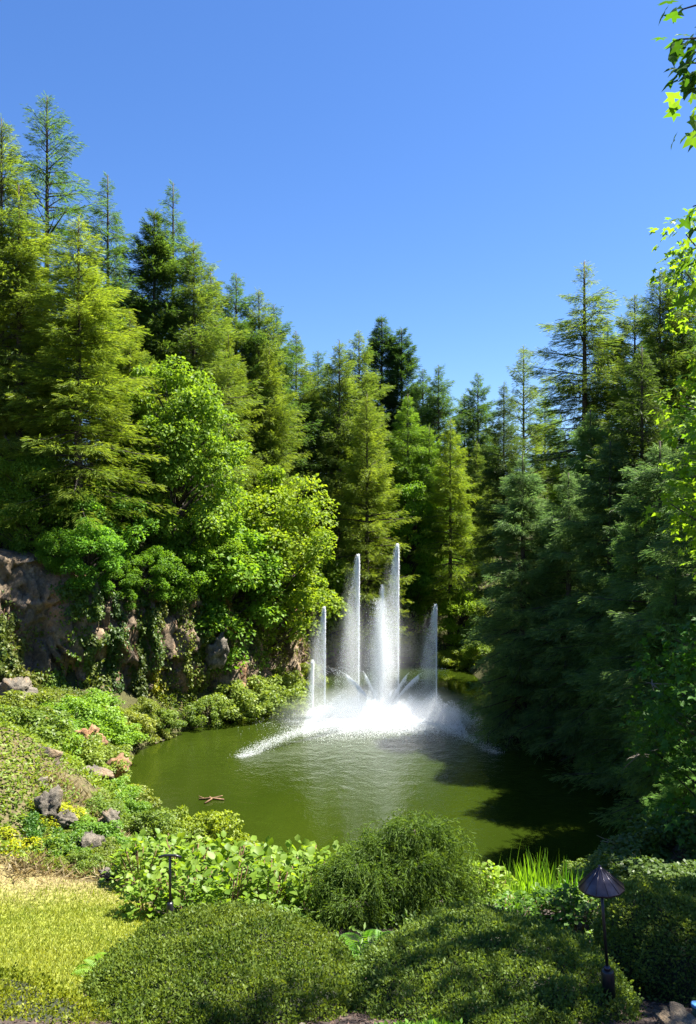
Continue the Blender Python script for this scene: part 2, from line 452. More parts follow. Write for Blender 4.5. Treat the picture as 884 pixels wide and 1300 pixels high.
# ------------------------------------------------------------------ cliff
seglen = np.linalg.norm(np.diff(CL, axis=0), axis=1); cum = np.concatenate([[0], np.cumsum(seglen)])
STOT = cum[-1]
def _smooth_path(s):
    # smoothed polyline
    o = np.zeros((len(s), 2)); w = np.zeros(len(s))
    for k in np.linspace(-1.6, 1.6, 7):
        ss = np.clip(s + k, 0, STOT)
        o += np.stack([np.interp(ss, cum, CL[:, 0]), np.interp(ss, cum, CL[:, 1])], 1); w += 1
    return o / w[:, None]
def rimvar(s):
    q = np.stack([np.asarray(s, float) * .33, 0 * np.asarray(s, float), 0 * np.asarray(s, float)], 1)
    return .9 * fbm(q, 3, 88)
def cliff_point(s, w):
    """s metres along the cliff, w 0 (foot) .. 1 (rim)"""
    s = np.asarray(s, float); w = np.asarray(w, float)
    base = _smooth_path(s); e = .3
    tg = norm(_smooth_path(np.clip(s + e, 0, STOT)) - _smooth_path(np.clip(s - e, 0, STOT)))
    inn = np.stack([-tg[:, 1], tg[:, 0]], 1)                # towards the forest
    H = np.interp(s, cum, CLH) + rimvar(s)
    z = -.8 + np.minimum(w / .86, 1) * (H + 1.0)
    back = .16 * np.maximum(z, 0) + np.maximum(w - .86, 0) / .14 * 2.6
    z = z + np.maximum(w - .86, 0) / .14 * .45
    p = np.concatenate([base + inn * back[:, None], z[:, None]], 1)
    q = p * np.array([1, 1, .42]) + .35 * np.stack([vnoise(p * .8, 71), vnoise(p * .8, 72), vnoise(p * .8, 73)], 1)
    disp = .95 * fbm(p * .28, 3, 21) + .75 * facets(q * .55, 31) + .42 * facets(q * 1.4, 41) + .22 * facets(q * 3.3, 51)
    disp = disp * (1 - .7 * np.clip((w - .86) / .14, 0, 1)) + .15
    p[:, :2] -= inn * disp[:, None]
    p[:, 2] += .25 * facets(q * .8 + 7, 61) * sstep(0.05, .2, w)
    return p, inn
ns, nw = 540, 96
ss, ww = np.meshgrid(np.linspace(4, STOT, ns), np.linspace(0, 1, nw))
CV, CI = cliff_point(ss.ravel(), ww.ravel())
ci = np.arange(ns * nw).reshape(nw, ns)
CF = np.stack([ci[:-1, :-1].ravel(), ci[:-1, 1:].ravel(), ci[1:, 1:].ravel(), ci[1:, :-1].ravel()], 1)
def rock_mat(name, dark, mid, tan, red, scale=.6):
    m, n, l, b, out = new_mat(name)
    geo = n.new('ShaderNodeNewGeometry')
    a = n.new('ShaderNodeTexNoise'); a.inputs['Scale'].default_value = scale; a.inputs['Detail'].default_value = 7; a.inputs['Roughness'].default_value = .65
    c = n.new('ShaderNodeTexNoise'); c.inputs['Scale'].default_value = scale * 9; c.inputs['Detail'].default_value = 8; c.inputs['Roughness'].default_value = .7
    v = n.new('ShaderNodeTexNoise'); v.inputs['Scale'].default_value = scale * .7; v.inputs['Detail'].default_value = 4
    mp = n.new('ShaderNodeMapping'); mp.inputs['Scale'].default_value = (1, 1, .35); mp.inputs['Location'].default_value = (3.3, 1.7, .4)
    l.new(geo.outputs['Position'], mp.inputs[0]); l.new(mp.outputs[0], v.inputs['Vector'])
    l.new(geo.outputs['Position'], a.inputs['Vector']); l.new(geo.outputs['Position'], c.inputs['Vector'])
    cr = n.new('ShaderNodeValToRGB'); e = cr.color_ramp.elements
    e[0].position, e[1].position = .36, .60
    e[0].color, e[1].color = (*dark, 1), (*mid, 1)
    e2 = e.new(.72); e2.color = (*tan, 1)
    l.new(a.outputs[0], cr.inputs[0])
    r2 = n.new('ShaderNodeMapRange'); r2.inputs[1].default_value = .54; r2.inputs[2].default_value = .66
    l.new(v.outputs[0], r2.inputs[0])
    mx = n.new('ShaderNodeMix'); mx.data_type = 'RGBA'; l.new(r2.outputs[0], mx.inputs[0]); l.new(cr.outputs[0], mx.inputs[6]); mx.inputs[7].default_value = (*red, 1)
    r3 = n.new('ShaderNodeMapRange'); r3.inputs[1].default_value = .3; r3.inputs[2].default_value = .7; r3.inputs[3].default_value = .45; r3.inputs[4].default_value = 1.6
    l.new(c.outputs[0], r3.inputs[0])
    mu = n.new('ShaderNodeMix'); mu.data_type = 'RGBA'; mu.blend_type = 'MULTIPLY'; mu.inputs[0].default_value = 1
    l.new(mx.outputs[2], mu.inputs[6]); l.new(r3.outputs[0], mu.inputs[7]); l.new(mu.outputs[2], b.inputs['Base Color'])
    b.inputs['Roughness'].default_value = .85
    bp = n.new('ShaderNodeBump'); bp.inputs['Strength'].default_value = .8; bp.inputs['Distance'].default_value = .08
    l.new(c.outputs[0], bp.inputs['Height']); l.new(bp.outputs[0], b.inputs['Normal'])
    return m
M['cliff'] = rock_mat('cliff_rock', (.060, .044, .026), (.180, .128, .076), (.38, .27, .16), (.27, .14, .065), .9)
M['rock'] = rock_mat('grey_rock', (.060, .052, .040), (.170, .145, .108), (.34, .29, .22), (.22, .155, .09), 2.2)
tag(link('cliff', mesh_data('cliff', CV, CF, M['cliff'])), kind='structure')

# ------------------------------------------------------------------ tree prototypes
class Proto: pass
def conifer(name, H, Rm, nbr, base, droop, mat, keep=1.0, spray=(.33, .20), up=46, low=-8, nu=13, nv=5, trunk_r=.28, jit=.35, sl=6.8, twig=.40):
    """a conifer H metres tall, crown radius Rm, branches from `base` (share of the height) to the tip"""
    t = np.sort(rng.random(nbr)) ** .9
    h = H * (base + (1 - base) * t) * .985
    az = np.arange(nbr) * 2.39996 + rng.normal(0, .5, nbr)
    L = Rm * (1 - np.exp(-(H - h + .12) / sl)) * (.80 + .2 * (1 - t)) * (1 - jit + 2 * jit * rng.random(nbr)) * np.minimum(1, .62 + t * 5)
    L *= 1 + .18 * np.sin(az * 1 + 3 * np.sin(h * .9)) * np.sin(h * 1.7 + az)
    e0 = np.radians(low + (up - low) * t ** 1.3 + rng.normal(0, 6, nbr))
    # sprays
    B, U, S, W = np.meshgrid(np.arange(nbr), np.linspace(.12, 1, nu), (-1, 1), np.linspace(.15, 1, nv), indexing='ij')
    B, U, S, W = (q.ravel() for q in (B, U, S, W))
    k = rng.random(len(B)) < np.clip(L[B] / Rm * 1.5, .22, 1) * keep
    B, U, S, W = B[k], U[k] + rng.normal(0, .03, k.sum()), S[k], W[k] + rng.normal(0, .08, k.sum())
    hd = np.stack([np.cos(az), np.sin(az), np.zeros(nbr)], 1)
    def bpos(b, u):
        r = L[b] * u
        z = h[b] + r * np.tan(e0[b]) - droop * r * u + droop * .55 * r * u ** 3
        return np.stack([hd[b, 0] * r * np.cos(e0[b]) ** .3, hd[b, 1] * r * np.cos(e0[b]) ** .3, z], 1)
    bp_ = bpos(B, U)
    sa = az[B] + S * np.radians(58 - 18 * U) + rng.normal(0, .22, len(B))
    tl = L[B] * twig * (1.05 - .75 * U) + .07
    tdir = np.stack([np.cos(sa), np.sin(sa), -.20 - droop * .5 + np.tan(e0[B]) * .4 + rng.normal(0, .24, len(B))], 1)
    pos = bp_ + tdir * (tl * W)[:, None] + rng.normal(0, .06, (len(B), 3))
    d = tdir + .5 * hd[B] + rng.normal(0, .3, (len(B), 3)); d[:, 2] -= .12 + .2 * droop
    upv = np.array([0, 0, .8]) + rng.normal(0, .6, (len(B), 3)) + .3 * hd[B]
    sz = (.75 + .6 * rng.random(len(B))) * np.clip(.42 + 1.5 * L[B] / Rm, 0, 1)
    V, F, tt = stamp(FAN, pos, d, upv, spray[0] * sz, spray[1] * sz)
    bag = Bag(); bag.add(V, F, tt)
    # leader
    nl = 26; zz = H * (1 - .09 * rng.random(nl)); a = rng.random(nl) * 6.28
    V, F, tt = stamp(FAN, np.stack([.03 * np.cos(a), .03 * np.sin(a), zz], 1), np.stack([np.cos(a), np.sin(a), .9 + 0 * a], 1), np.array([[0, 0, 1.]]) + rng.normal(0, .3, (nl, 3)), .34, .16)
    bag.add(V, F, tt)
    pr = Proto(); pr.name = name; pr.H = H; pr.crown = bag.mesh(name + '_crown', mat)
    wood = Bag()
    zs = np.linspace(-.6, H, 14); wob = np.cumsum(rng.normal(0, .012 * H / 24, (14, 2)), 0)
    wob -= wob[:1]; wob *= (1 - zs / H)[:, None] * .9
    V, F = tube(np.concatenate([wob, zs[:, None]], 1), trunk_r * (1 - .93 * np.clip(zs / H, 0, 1) ** .9) + .012, 8); wood.add(V, F)
    for i in range(nbr):
        us = np.linspace(0, 1, 5)
        V, F = tube(bpos(np.full(5, i), us), (.010 + .016 * L[i]) * (1 - .85 * us), 4); wood.add(V, F)
    pr.trunk = wood.mesh(name + '_trunk', M['bark'], True)
    return pr

def broadleaf(name, H, Rm, crown_lo, nclump, nleaf, leaf, tpl, mat, cr=(.55, 1.0), bark='bark', flat=.75, trunk_r=.2, lean=(0, 0), shell=.55):
    """a broadleaf tree: clumps of leaves carried by limbs round a crown ellipsoid"""
    u = rng.normal(size=(nclump, 3)); u = norm(u); rad = shell + (1 - shell) * rng.random(nclump) ** .5
    cz = H * (1 + crown_lo) / 2; hz = H * (1 - crown_lo) / 2
    C = u * rad[:, None] * np.array([Rm, Rm, hz]) * (.85 + .3 * rng.random((nclump, 1)))
    C[:, 2] += cz; C[:, :2] += np.array(lean) * (C[:, 2:3] / H)
    cr_ = cr[0] + (cr[1] - cr[0]) * rng.random(nclump)
    b = np.repeat(np.arange(nclump), nleaf)
    n_ = norm(rng.normal(size=(len(b), 3)) + np.array([0, 0, .45]))
    pos = C[b] + n_ * (cr_[b] * (.35 + .65 * rng.random(len(b)) ** .5))[:, None] * np.array([1, 1, flat])
    d = n_ * np.array([1, 1, .3]) + rng.normal(0, .5, (len(b), 3)); d[:, 2] -= .35
    up = n_ * .6 + np.array([0, 0, .8]) + rng.normal(0, .45, (len(b), 3))
    s = leaf * (.65 + .7 * rng.random(len(b)))
    bag = Bag(); bag.add(*stamp(tpl, pos, d, up, s, s * (.8 if tpl is KITE else 1)))
    pr = Proto(); pr.name = name; pr.H = H; pr.crown = bag.mesh(name + '_crown', mat)
    wood = Bag()
    zt = H * .72; zs = np.linspace(-.4, zt, 8)
    ax = np.stack([lean[0] * (zs / H) + .10 * Rm * np.sin(zs), lean[1] * (zs / H) + .08 * Rm * np.cos(zs * 1.3) - .08 * Rm, zs], 1)
    V, F = tube(ax, trunk_r * (1 - .8 * np.linspace(0, 1, 8)), 8); wood.add(V, F)
    for i in range(nclump):
        z0 = np.clip(C[i, 2] - np.linalg.norm(C[i, :2]) * .7 - .3, H * min(.12, crown_lo * .8 + .05), zt * .96)
        p0 = np.array([np.interp(z0, zs, ax[:, 0]), np.interp(z0, zs, ax[:, 1]), z0])
        mid = (p0 + C[i]) / 2 + np.array([0, 0, .12 * Rm]) + rng.normal(0, .06 * Rm, 3)
        tq = np.linspace(0, 1, 5)[:, None]
        V, F = tube((1 - tq) ** 2 * p0 + 2 * tq * (1 - tq) * mid + tq ** 2 * C[i], trunk_r * .30 * np.linspace(1, .22, 5), 5); wood.add(V, F)
    pr.trunk = wood.mesh(name + '_trunk', M[bark], True)
    return pr

def place(pr, kind, loc, H=None, wide=1.0, rz=None, tint=(1, 1, 1), label=None, cat='tree', group=None, parts=('trunk', 'crown')):
    s = (H / pr.H) if H else 1.0
    o = empty(kind, loc, rng.random() * 6.28 if rz is None else rz, (s * wide, s * wide, s))
    link(parts[0], pr.trunk, o)
    link(parts[1], pr.crown, o, tint)
    return tag(o, label, cat, group)

fir = [conifer('fir_a', 24, 3.7, 240, .14, .22, M['fir']),
       conifer('fir_b', 24, 3.5, 240, .18, .32, M['fir'], up=40, sl=7.5),
       conifer('fir_c', 24, 3.2, 220, .20, .16, M['fir'], keep=.9, jit=.5, sl=6)]
firopen = [conifer('fir_open_a', 24, 3.4, 130, .40, .16, M['fir'], keep=.62, up=50, low=-2, jit=.5, spray=(.32, .19)),
           conifer('fir_open_b', 24, 2.9, 140, .42, .26, M['fir'], keep=.72, jit=.5, spray=(.32, .19))]
spruce = [conifer('spruce_a', 15, 2.7, 230, .02, .22, M['spruce'], spray=(.27, .18), up=32, low=-14, nu=15, nv=5, sl=4.6),
          conifer('spruce_b', 15, 2.8, 230, .02, .30, M['spruce'], spray=(.28, .17), up=32, low=-18, nu=15, nv=5, sl=5)]
narrow = conifer('fir_narrow', 24, 2.4, 230, .12, .12, M['fir'], spray=(.36, .24), up=55, low=5, nu=13, nv=5)

maple = [broadleaf('maple_a', 11, 3.0, .14, 120, 290, .165, KITE, M['maple']),
         broadleaf('maple_b', 9, 2.9, .10, 105, 280, .165, KITE, M['maple'], lean=(1.2, -.6)),
         broadleaf('maple_c', 6, 2.3, .05, 80, 260, .155, KITE, M['maple'], cr=(.45, .8))]
bush = [broadleaf('bush_a', 2.2, 1.5, .0, 50, 170, .105, KITE, M['shrub'], cr=(.25, .45), trunk_r=.05, shell=.35),
        broadleaf('bush_b', 1.8, 1.6, .0, 46, 180, .10, KITE, M['shrub'], cr=(.22, .42), trunk_r=.05, shell=.35)]

def on_ground(px, Y, dz=-.15):
    x = (px - 442) / FPX * Y
    return (x, Y, gz(x, Y) + dz)
def top_tree(pr, kind, px, py, Y, wide, tint, label, group=None, **k):
    """stand a tree Y metres away so that its tip reaches row py of the photograph"""
    loc = on_ground(px, Y)
    H = CAMZ + (HOR - py) / FPX * Y - loc[2]
    return place(pr, kind, loc, H, wide, tint=tint, label=label, group=group, **k)

# ------------------------------------------------------------------ the forest
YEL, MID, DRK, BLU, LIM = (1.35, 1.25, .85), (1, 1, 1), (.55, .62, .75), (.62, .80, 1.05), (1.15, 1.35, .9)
G_CL = 'firs along the top of the cliff'
WF = 1.08
G_FAR = 'firs behind the far shore'
G_RT = 'dark conifers along the shaded bank'
A, Bq, Cq = fir; OA, OB = firopen; SA, SB = spruce
T = [
 # proto, kind, px, py, Y, wide, tint, label, group
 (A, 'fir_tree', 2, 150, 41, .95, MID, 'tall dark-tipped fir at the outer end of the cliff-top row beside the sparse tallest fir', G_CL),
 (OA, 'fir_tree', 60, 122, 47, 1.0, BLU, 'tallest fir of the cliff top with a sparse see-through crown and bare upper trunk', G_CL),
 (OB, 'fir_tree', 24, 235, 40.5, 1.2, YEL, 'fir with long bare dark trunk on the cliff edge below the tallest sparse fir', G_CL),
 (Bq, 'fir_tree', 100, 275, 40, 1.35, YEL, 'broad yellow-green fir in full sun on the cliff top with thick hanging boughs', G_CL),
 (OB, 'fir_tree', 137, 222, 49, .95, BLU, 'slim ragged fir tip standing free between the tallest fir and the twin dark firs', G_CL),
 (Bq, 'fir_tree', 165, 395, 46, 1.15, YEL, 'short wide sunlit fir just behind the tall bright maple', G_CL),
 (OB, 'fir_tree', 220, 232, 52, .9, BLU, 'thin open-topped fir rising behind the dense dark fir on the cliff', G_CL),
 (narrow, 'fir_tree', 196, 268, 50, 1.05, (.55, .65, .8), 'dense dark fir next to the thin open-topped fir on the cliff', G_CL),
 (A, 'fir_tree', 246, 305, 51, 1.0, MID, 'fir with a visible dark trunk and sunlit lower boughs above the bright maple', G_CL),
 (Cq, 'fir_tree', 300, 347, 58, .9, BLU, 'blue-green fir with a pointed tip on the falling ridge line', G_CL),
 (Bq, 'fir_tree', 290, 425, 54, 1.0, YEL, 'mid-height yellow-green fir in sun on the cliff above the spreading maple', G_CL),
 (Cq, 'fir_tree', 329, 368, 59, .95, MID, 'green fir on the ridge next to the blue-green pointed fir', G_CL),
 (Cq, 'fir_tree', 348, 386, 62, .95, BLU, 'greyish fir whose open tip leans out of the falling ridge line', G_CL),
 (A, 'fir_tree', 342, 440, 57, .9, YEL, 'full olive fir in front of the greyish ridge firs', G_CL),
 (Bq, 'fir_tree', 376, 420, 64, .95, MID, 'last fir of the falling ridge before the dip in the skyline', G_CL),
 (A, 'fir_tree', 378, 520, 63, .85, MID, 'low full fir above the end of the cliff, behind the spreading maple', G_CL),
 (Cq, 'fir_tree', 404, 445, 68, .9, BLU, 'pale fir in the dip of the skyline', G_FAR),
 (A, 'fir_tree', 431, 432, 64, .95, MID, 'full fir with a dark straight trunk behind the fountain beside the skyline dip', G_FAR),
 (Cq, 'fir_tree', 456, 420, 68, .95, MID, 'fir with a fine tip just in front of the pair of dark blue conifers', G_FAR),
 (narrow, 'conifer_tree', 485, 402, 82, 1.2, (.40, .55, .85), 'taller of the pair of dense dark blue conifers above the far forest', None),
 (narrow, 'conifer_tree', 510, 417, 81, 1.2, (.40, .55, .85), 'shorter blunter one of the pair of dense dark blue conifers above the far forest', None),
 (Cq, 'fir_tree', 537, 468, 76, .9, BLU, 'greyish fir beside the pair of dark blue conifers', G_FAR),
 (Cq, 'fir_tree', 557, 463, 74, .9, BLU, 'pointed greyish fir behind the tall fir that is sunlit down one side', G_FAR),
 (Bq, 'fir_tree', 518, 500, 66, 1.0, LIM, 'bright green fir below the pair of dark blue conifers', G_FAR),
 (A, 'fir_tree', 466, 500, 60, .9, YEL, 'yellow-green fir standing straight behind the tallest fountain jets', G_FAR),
 (Bq, 'fir_tree', 572, 530, 62.5, .95, (1.5, 1.4, .75), 'tall narrow fir at the water of the far shore, sunlit yellow down one side', G_FAR),  # sunlight painted in: brighter yellow tint over the whole crown
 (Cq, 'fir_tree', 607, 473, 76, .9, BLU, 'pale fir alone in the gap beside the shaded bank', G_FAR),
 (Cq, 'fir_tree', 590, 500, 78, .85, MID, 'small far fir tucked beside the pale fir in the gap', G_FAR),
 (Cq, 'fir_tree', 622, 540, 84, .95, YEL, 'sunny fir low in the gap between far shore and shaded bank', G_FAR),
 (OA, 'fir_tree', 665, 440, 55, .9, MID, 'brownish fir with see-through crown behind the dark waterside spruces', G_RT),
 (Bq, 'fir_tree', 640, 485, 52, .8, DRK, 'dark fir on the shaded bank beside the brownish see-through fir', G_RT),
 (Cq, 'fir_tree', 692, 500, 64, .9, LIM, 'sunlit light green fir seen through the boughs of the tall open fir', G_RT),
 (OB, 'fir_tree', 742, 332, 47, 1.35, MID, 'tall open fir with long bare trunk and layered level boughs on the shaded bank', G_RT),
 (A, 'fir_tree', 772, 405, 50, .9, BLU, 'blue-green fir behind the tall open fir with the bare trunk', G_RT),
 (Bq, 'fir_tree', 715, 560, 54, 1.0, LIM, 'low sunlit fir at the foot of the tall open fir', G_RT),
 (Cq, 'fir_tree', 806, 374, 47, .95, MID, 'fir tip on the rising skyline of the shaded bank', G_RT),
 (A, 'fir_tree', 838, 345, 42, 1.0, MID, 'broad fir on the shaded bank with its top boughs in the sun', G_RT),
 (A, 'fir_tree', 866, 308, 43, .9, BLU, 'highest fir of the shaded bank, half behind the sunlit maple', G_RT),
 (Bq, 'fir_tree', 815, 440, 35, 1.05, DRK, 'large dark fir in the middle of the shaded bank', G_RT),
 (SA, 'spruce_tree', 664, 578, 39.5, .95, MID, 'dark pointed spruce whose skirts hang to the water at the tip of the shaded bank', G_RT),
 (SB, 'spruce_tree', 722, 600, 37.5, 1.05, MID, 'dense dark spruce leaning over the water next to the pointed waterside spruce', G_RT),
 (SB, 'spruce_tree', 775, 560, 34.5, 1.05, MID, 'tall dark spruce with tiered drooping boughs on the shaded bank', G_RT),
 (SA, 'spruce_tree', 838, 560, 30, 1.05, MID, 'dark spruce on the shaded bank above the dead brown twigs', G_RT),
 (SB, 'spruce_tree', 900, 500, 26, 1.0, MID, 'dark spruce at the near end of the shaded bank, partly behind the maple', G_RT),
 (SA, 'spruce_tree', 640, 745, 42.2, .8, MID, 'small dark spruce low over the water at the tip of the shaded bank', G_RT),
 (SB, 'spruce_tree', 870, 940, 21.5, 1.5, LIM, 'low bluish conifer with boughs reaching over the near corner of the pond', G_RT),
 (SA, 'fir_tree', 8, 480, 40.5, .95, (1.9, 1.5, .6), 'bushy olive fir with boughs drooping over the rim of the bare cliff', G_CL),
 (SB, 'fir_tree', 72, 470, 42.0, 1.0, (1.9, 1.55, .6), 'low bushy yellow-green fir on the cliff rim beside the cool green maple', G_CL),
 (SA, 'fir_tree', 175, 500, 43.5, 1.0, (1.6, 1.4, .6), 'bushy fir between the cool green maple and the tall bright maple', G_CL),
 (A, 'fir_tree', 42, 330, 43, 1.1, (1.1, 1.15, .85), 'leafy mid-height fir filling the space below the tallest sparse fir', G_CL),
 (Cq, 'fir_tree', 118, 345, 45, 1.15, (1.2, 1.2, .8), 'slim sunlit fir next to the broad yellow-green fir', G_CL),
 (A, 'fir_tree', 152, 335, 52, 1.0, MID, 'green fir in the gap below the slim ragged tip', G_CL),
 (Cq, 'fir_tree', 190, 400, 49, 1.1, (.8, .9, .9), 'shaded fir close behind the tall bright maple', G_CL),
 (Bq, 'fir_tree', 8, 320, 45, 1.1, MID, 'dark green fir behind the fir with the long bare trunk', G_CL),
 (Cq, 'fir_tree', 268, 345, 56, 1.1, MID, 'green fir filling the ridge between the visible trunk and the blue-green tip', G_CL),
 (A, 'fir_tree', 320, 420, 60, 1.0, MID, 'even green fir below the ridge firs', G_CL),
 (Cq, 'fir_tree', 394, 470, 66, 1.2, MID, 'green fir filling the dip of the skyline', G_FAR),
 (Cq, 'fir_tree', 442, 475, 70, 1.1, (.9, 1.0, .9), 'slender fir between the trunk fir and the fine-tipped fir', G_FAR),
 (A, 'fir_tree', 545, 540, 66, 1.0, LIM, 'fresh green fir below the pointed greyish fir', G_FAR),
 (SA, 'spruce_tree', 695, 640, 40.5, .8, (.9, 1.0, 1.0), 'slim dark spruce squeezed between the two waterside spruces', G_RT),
 (SA, 'spruce_tree', 750, 520, 41, .9, (1.1, 1.15, .9), 'mid-green spruce rising behind the leaning waterside spruce', G_RT),
 (SB, 'spruce_tree', 808, 640, 31.5, .85, (1.15, 1.2, .9), 'lighter green spruce in front of the large dark fir', G_RT),
 (SB, 'spruce_tree', 858, 720, 25.5, .9, (1.2, 1.25, .9), 'short light green spruce above the near corner of the pond', G_RT),
]
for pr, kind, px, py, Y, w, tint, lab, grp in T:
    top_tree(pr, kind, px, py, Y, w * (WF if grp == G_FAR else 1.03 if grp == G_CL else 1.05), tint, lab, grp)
# deeper rows of the same forest, seen only in the gaps between the trees above
def fill(n, xr, yr, hr, label, group, seed, tint=MID):
    q = np.random.default_rng(seed)
    for i in range(n):
        x, y = q.uniform(*xr), q.uniform(*yr)
        pr = fir[int(q.integers(3))]
        place(pr, 'fir_tree', (x, y, gz(x, y) - .2), q.uniform(*hr), q.uniform(.85, 1.1), tint=tuple(np.array(tint) * q.uniform(.8, 1.15)), label=label, group=group)
fill(9, (-30, -17), (42, 58), (13, 16), 'fir in the dense wood behind the cliff-top row', 'firs deep in the wood on the cliff', 3)
fill(9, (-16, -5), (54, 70), (12, 15), 'fir in the dense wood behind the cliff-top row', 'firs deep in the wood on the cliff', 4)
fill(12, (-6, 14), (70, 80), (12, 15), 'fir in the shaded second row behind the far shore', 'firs of the second row behind the far shore', 5)
fill(6, (19, 32), (26, 55), (15, 19), 'fir on the wooded slope behind the dark waterside spruces', 'firs on the slope above the shaded bank', 6)
fill(3, (17, 26), (16, 27), (12, 16), 'fir on the wooded slope behind the dark waterside spruces', 'firs on the slope above the shaded bank', 8)

# maples over the cliff
mp = [
 (maple[0], 228, 455, 44.6, .82, (1, 1, 1), 'tall bright green maple column hanging over the cliff'),
 (maple[1], 325, 610, 50.0, 1.0, (1.25, 1.1, .9), 'spreading yellow-green maple on the cliff beside the fountain'),
 (maple[2], 392, 690, 58.5, .95, (1.05, 1.0, .9), 'small maple arching over the end of the cliff next to the water jets'),
 (maple[2], 128, 612, 40.6, 1.0, (.85, 1.05, 1.1), 'cool green maple bough drooping over the dark overhang of the cliff'),
 (maple[1], 50, 575, 39.2, .9, (.9, .95, .9), 'maple half hidden among the fir boughs above the bare cliff'),
 (maple[2], 280, 660, 46.6, .95, (.95, 1.05, .9), 'low maple clinging to the cliff below the tall bright maple'),
 (maple[0], 520, 610, 64, .75, (.85, 1, .8), 'maple in the far wood behind the tallest fountain jet'),
 (maple[2], 590, 745, 62, 1.0, (1.35, 1.25, .8), 'glowing yellow-green maple on the sunlit far shore'),
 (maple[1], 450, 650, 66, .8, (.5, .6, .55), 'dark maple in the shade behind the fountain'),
]
for pr, px, py, Y, w, tint, lab in mp:
    top_tree(pr, 'maple_tree', px, py, Y, w, tint, lab, 'maples round the pond')

# ------------------------------------------------------------------ creepers on the cliff face
_sg = np.linspace(4, STOT, 900); _pp = _smooth_path(_sg); _px = 442 + FPX * _pp[:, 0] / _pp[:, 1]
def cliff_uv(px, py):
    s = np.interp(px, _px, _sg); b = _smooth_path(np.atleast_1d(s))[0]
    z = CAMZ + (HOR - py) / FPX * b[1]
    return s, (z + .8) / (np.interp(s, cum, CLH) + 1.0) * .86
def creeper(px, py, hw, hh, tint, label, n=3200, leaf=.15, mat='ivy'):
    s0, w0 = cliff_uv(px, py); Y = _smooth_path(np.array([s0]))[0][1]
    s1, _ = cliff_uv(px + hw, py); _, w1 = cliff_uv(px, py - hh)
    a, b = rng.normal(0, .55, n), np.clip(rng.normal(0, .55, n), -1.5, 1.5)
    a += .35 * np.sin(b * 4 + px)
    s = np.clip(s0 + a * abs(s1 - s0), 4.2, STOT - .2); w = np.clip(w0 + b * abs(w1 - w0), .02, .97)
    p, inn = cliff_point(s, w)
    g = fbm(p * np.array([1.6, 1.6, .9]), 3, 77) > -.40
    p, inn = p[g], inn[g]; k = len(p)
    outn = np.concatenate([-inn, np.full((k, 1), .35)], 1)
    base = p.mean(0); base[2] = p[:, 2].min()
    pos = p + norm(outn) * (.02 + .30 * rng.random((k, 1)) ** 2)
    d = rng.normal(0, .5, (k, 3)) + np.array([0, 0, -.7]) - np.concatenate([inn, np.zeros((k, 1))], 1) * .4
    o = empty('creeper', base)
    bag = Bag(); bag.add(*stamp(KITE, pos - base, d, outn + rng.normal(0, .4, (k, 3)), leaf * (.6 + .8 * rng.random(k)), leaf * .75))
    link('foliage', bag.mesh('creeper_foliage', M[mat]), o, tint)
    st = Bag()
    for i in range(5):
        q = np.linspace(0, 1, 7)
        ps, _ = cliff_point(np.clip(s0 + rng.normal(0, .3) * abs(s1 - s0) + .25 * np.sin(q * 5 + i), 4.2, STOT), np.clip(w0 + (q - .5) * 2 * abs(w1 - w0), .02, .95))
        V, F = tube(ps - base, .018, 4); st.add(V, F)
    link('stem', st.mesh('creeper_stem', M['twig']), o)
    return tag(o, label, 'creeper', 'creepers on the cliff face')
OLV, RUST, YG = (1.1, .95, .8), (1.7, .75, .7), (1.25, 1.15, .8)
for a in [
 (150, 800, 13, 70, (.5, .7, .6), 'dark green ivy curtain beside the black cleft of the cliff'),
 (250, 850, 20, 62, YG, 'tall light green creeper sheet beside the black cleft, reaching down to the water'),
 (92, 885, 20, 55, LIM, 'fresh green creeper below the pinkish bare rock'),
 (122, 845, 16, 34, MID, 'small green creeper clump under the dark overhang'),
 (28, 865, 26, 36, OLV, 'olive creeper over the foot of the pinkish rock'),
 (225, 765, 26, 36, OLV, 'olive creeper hanging from the rim above the grey rock slab'),
 (284, 770, 14, 38, RUST, 'rust orange creeper strip next to the grey rock slab'),
 (312, 760, 20, 45, MID, 'green creeper under the spreading maple'),
 (352, 800, 16, 40, OLV, 'olive creeper beyond the waterside willow'),
 (368, 770, 10, 34, RUST, 'rust orange creeper strip near the end of the cliff'),
 (398, 815, 14, 40, YG, 'yellow-green creeper just behind the smallest fountain jet'),
 (418, 770, 9, 30, RUST, 'orange creeper patch on the cliff corner beside the jets'),
 (430, 815, 14, 30, MID, 'green creeper low on the far cliff behind the fountain'),
 (184, 850, 8, 60, (.55, .6, .5), 'thin dark creeper inside the black cleft of the cliff'),
 (212, 890, 7, 26, (2.0, 1.5, .5), 'bright yellow moss streak at the foot of the black cleft'),
 (140, 915, 18, 22, MID, 'low green creeper at the foot of the cliff near the pale ledge'),
 (200, 790, 12, 50, (.7, .85, .7), 'green creeper on the far lip of the black cleft'),
 (268, 815, 12, 40, YG, 'yellow-green creeper hanging just above the grey rock slab'),
 (330, 820, 22, 34, MID, 'green creeper between the rust strip and the pale willow bush'),
 (110, 775, 20, 22, (.8, .95, .8), 'green creeper fringe under the cool green maple'),
 (5, 820, 16, 40, MID, 'green creeper at the outer end of the bare cliff'),
 (55, 905, 24, 26, LIM, 'lime creeper spreading at the foot of the bare cliff'),
 (300, 735, 26, 20, YG, 'yellow-green creeper fringe along the rim under the spreading maple'),
 (385, 760, 16, 26, MID, 'green creeper fringe under the small arching maple'),
]: creeper(*a)

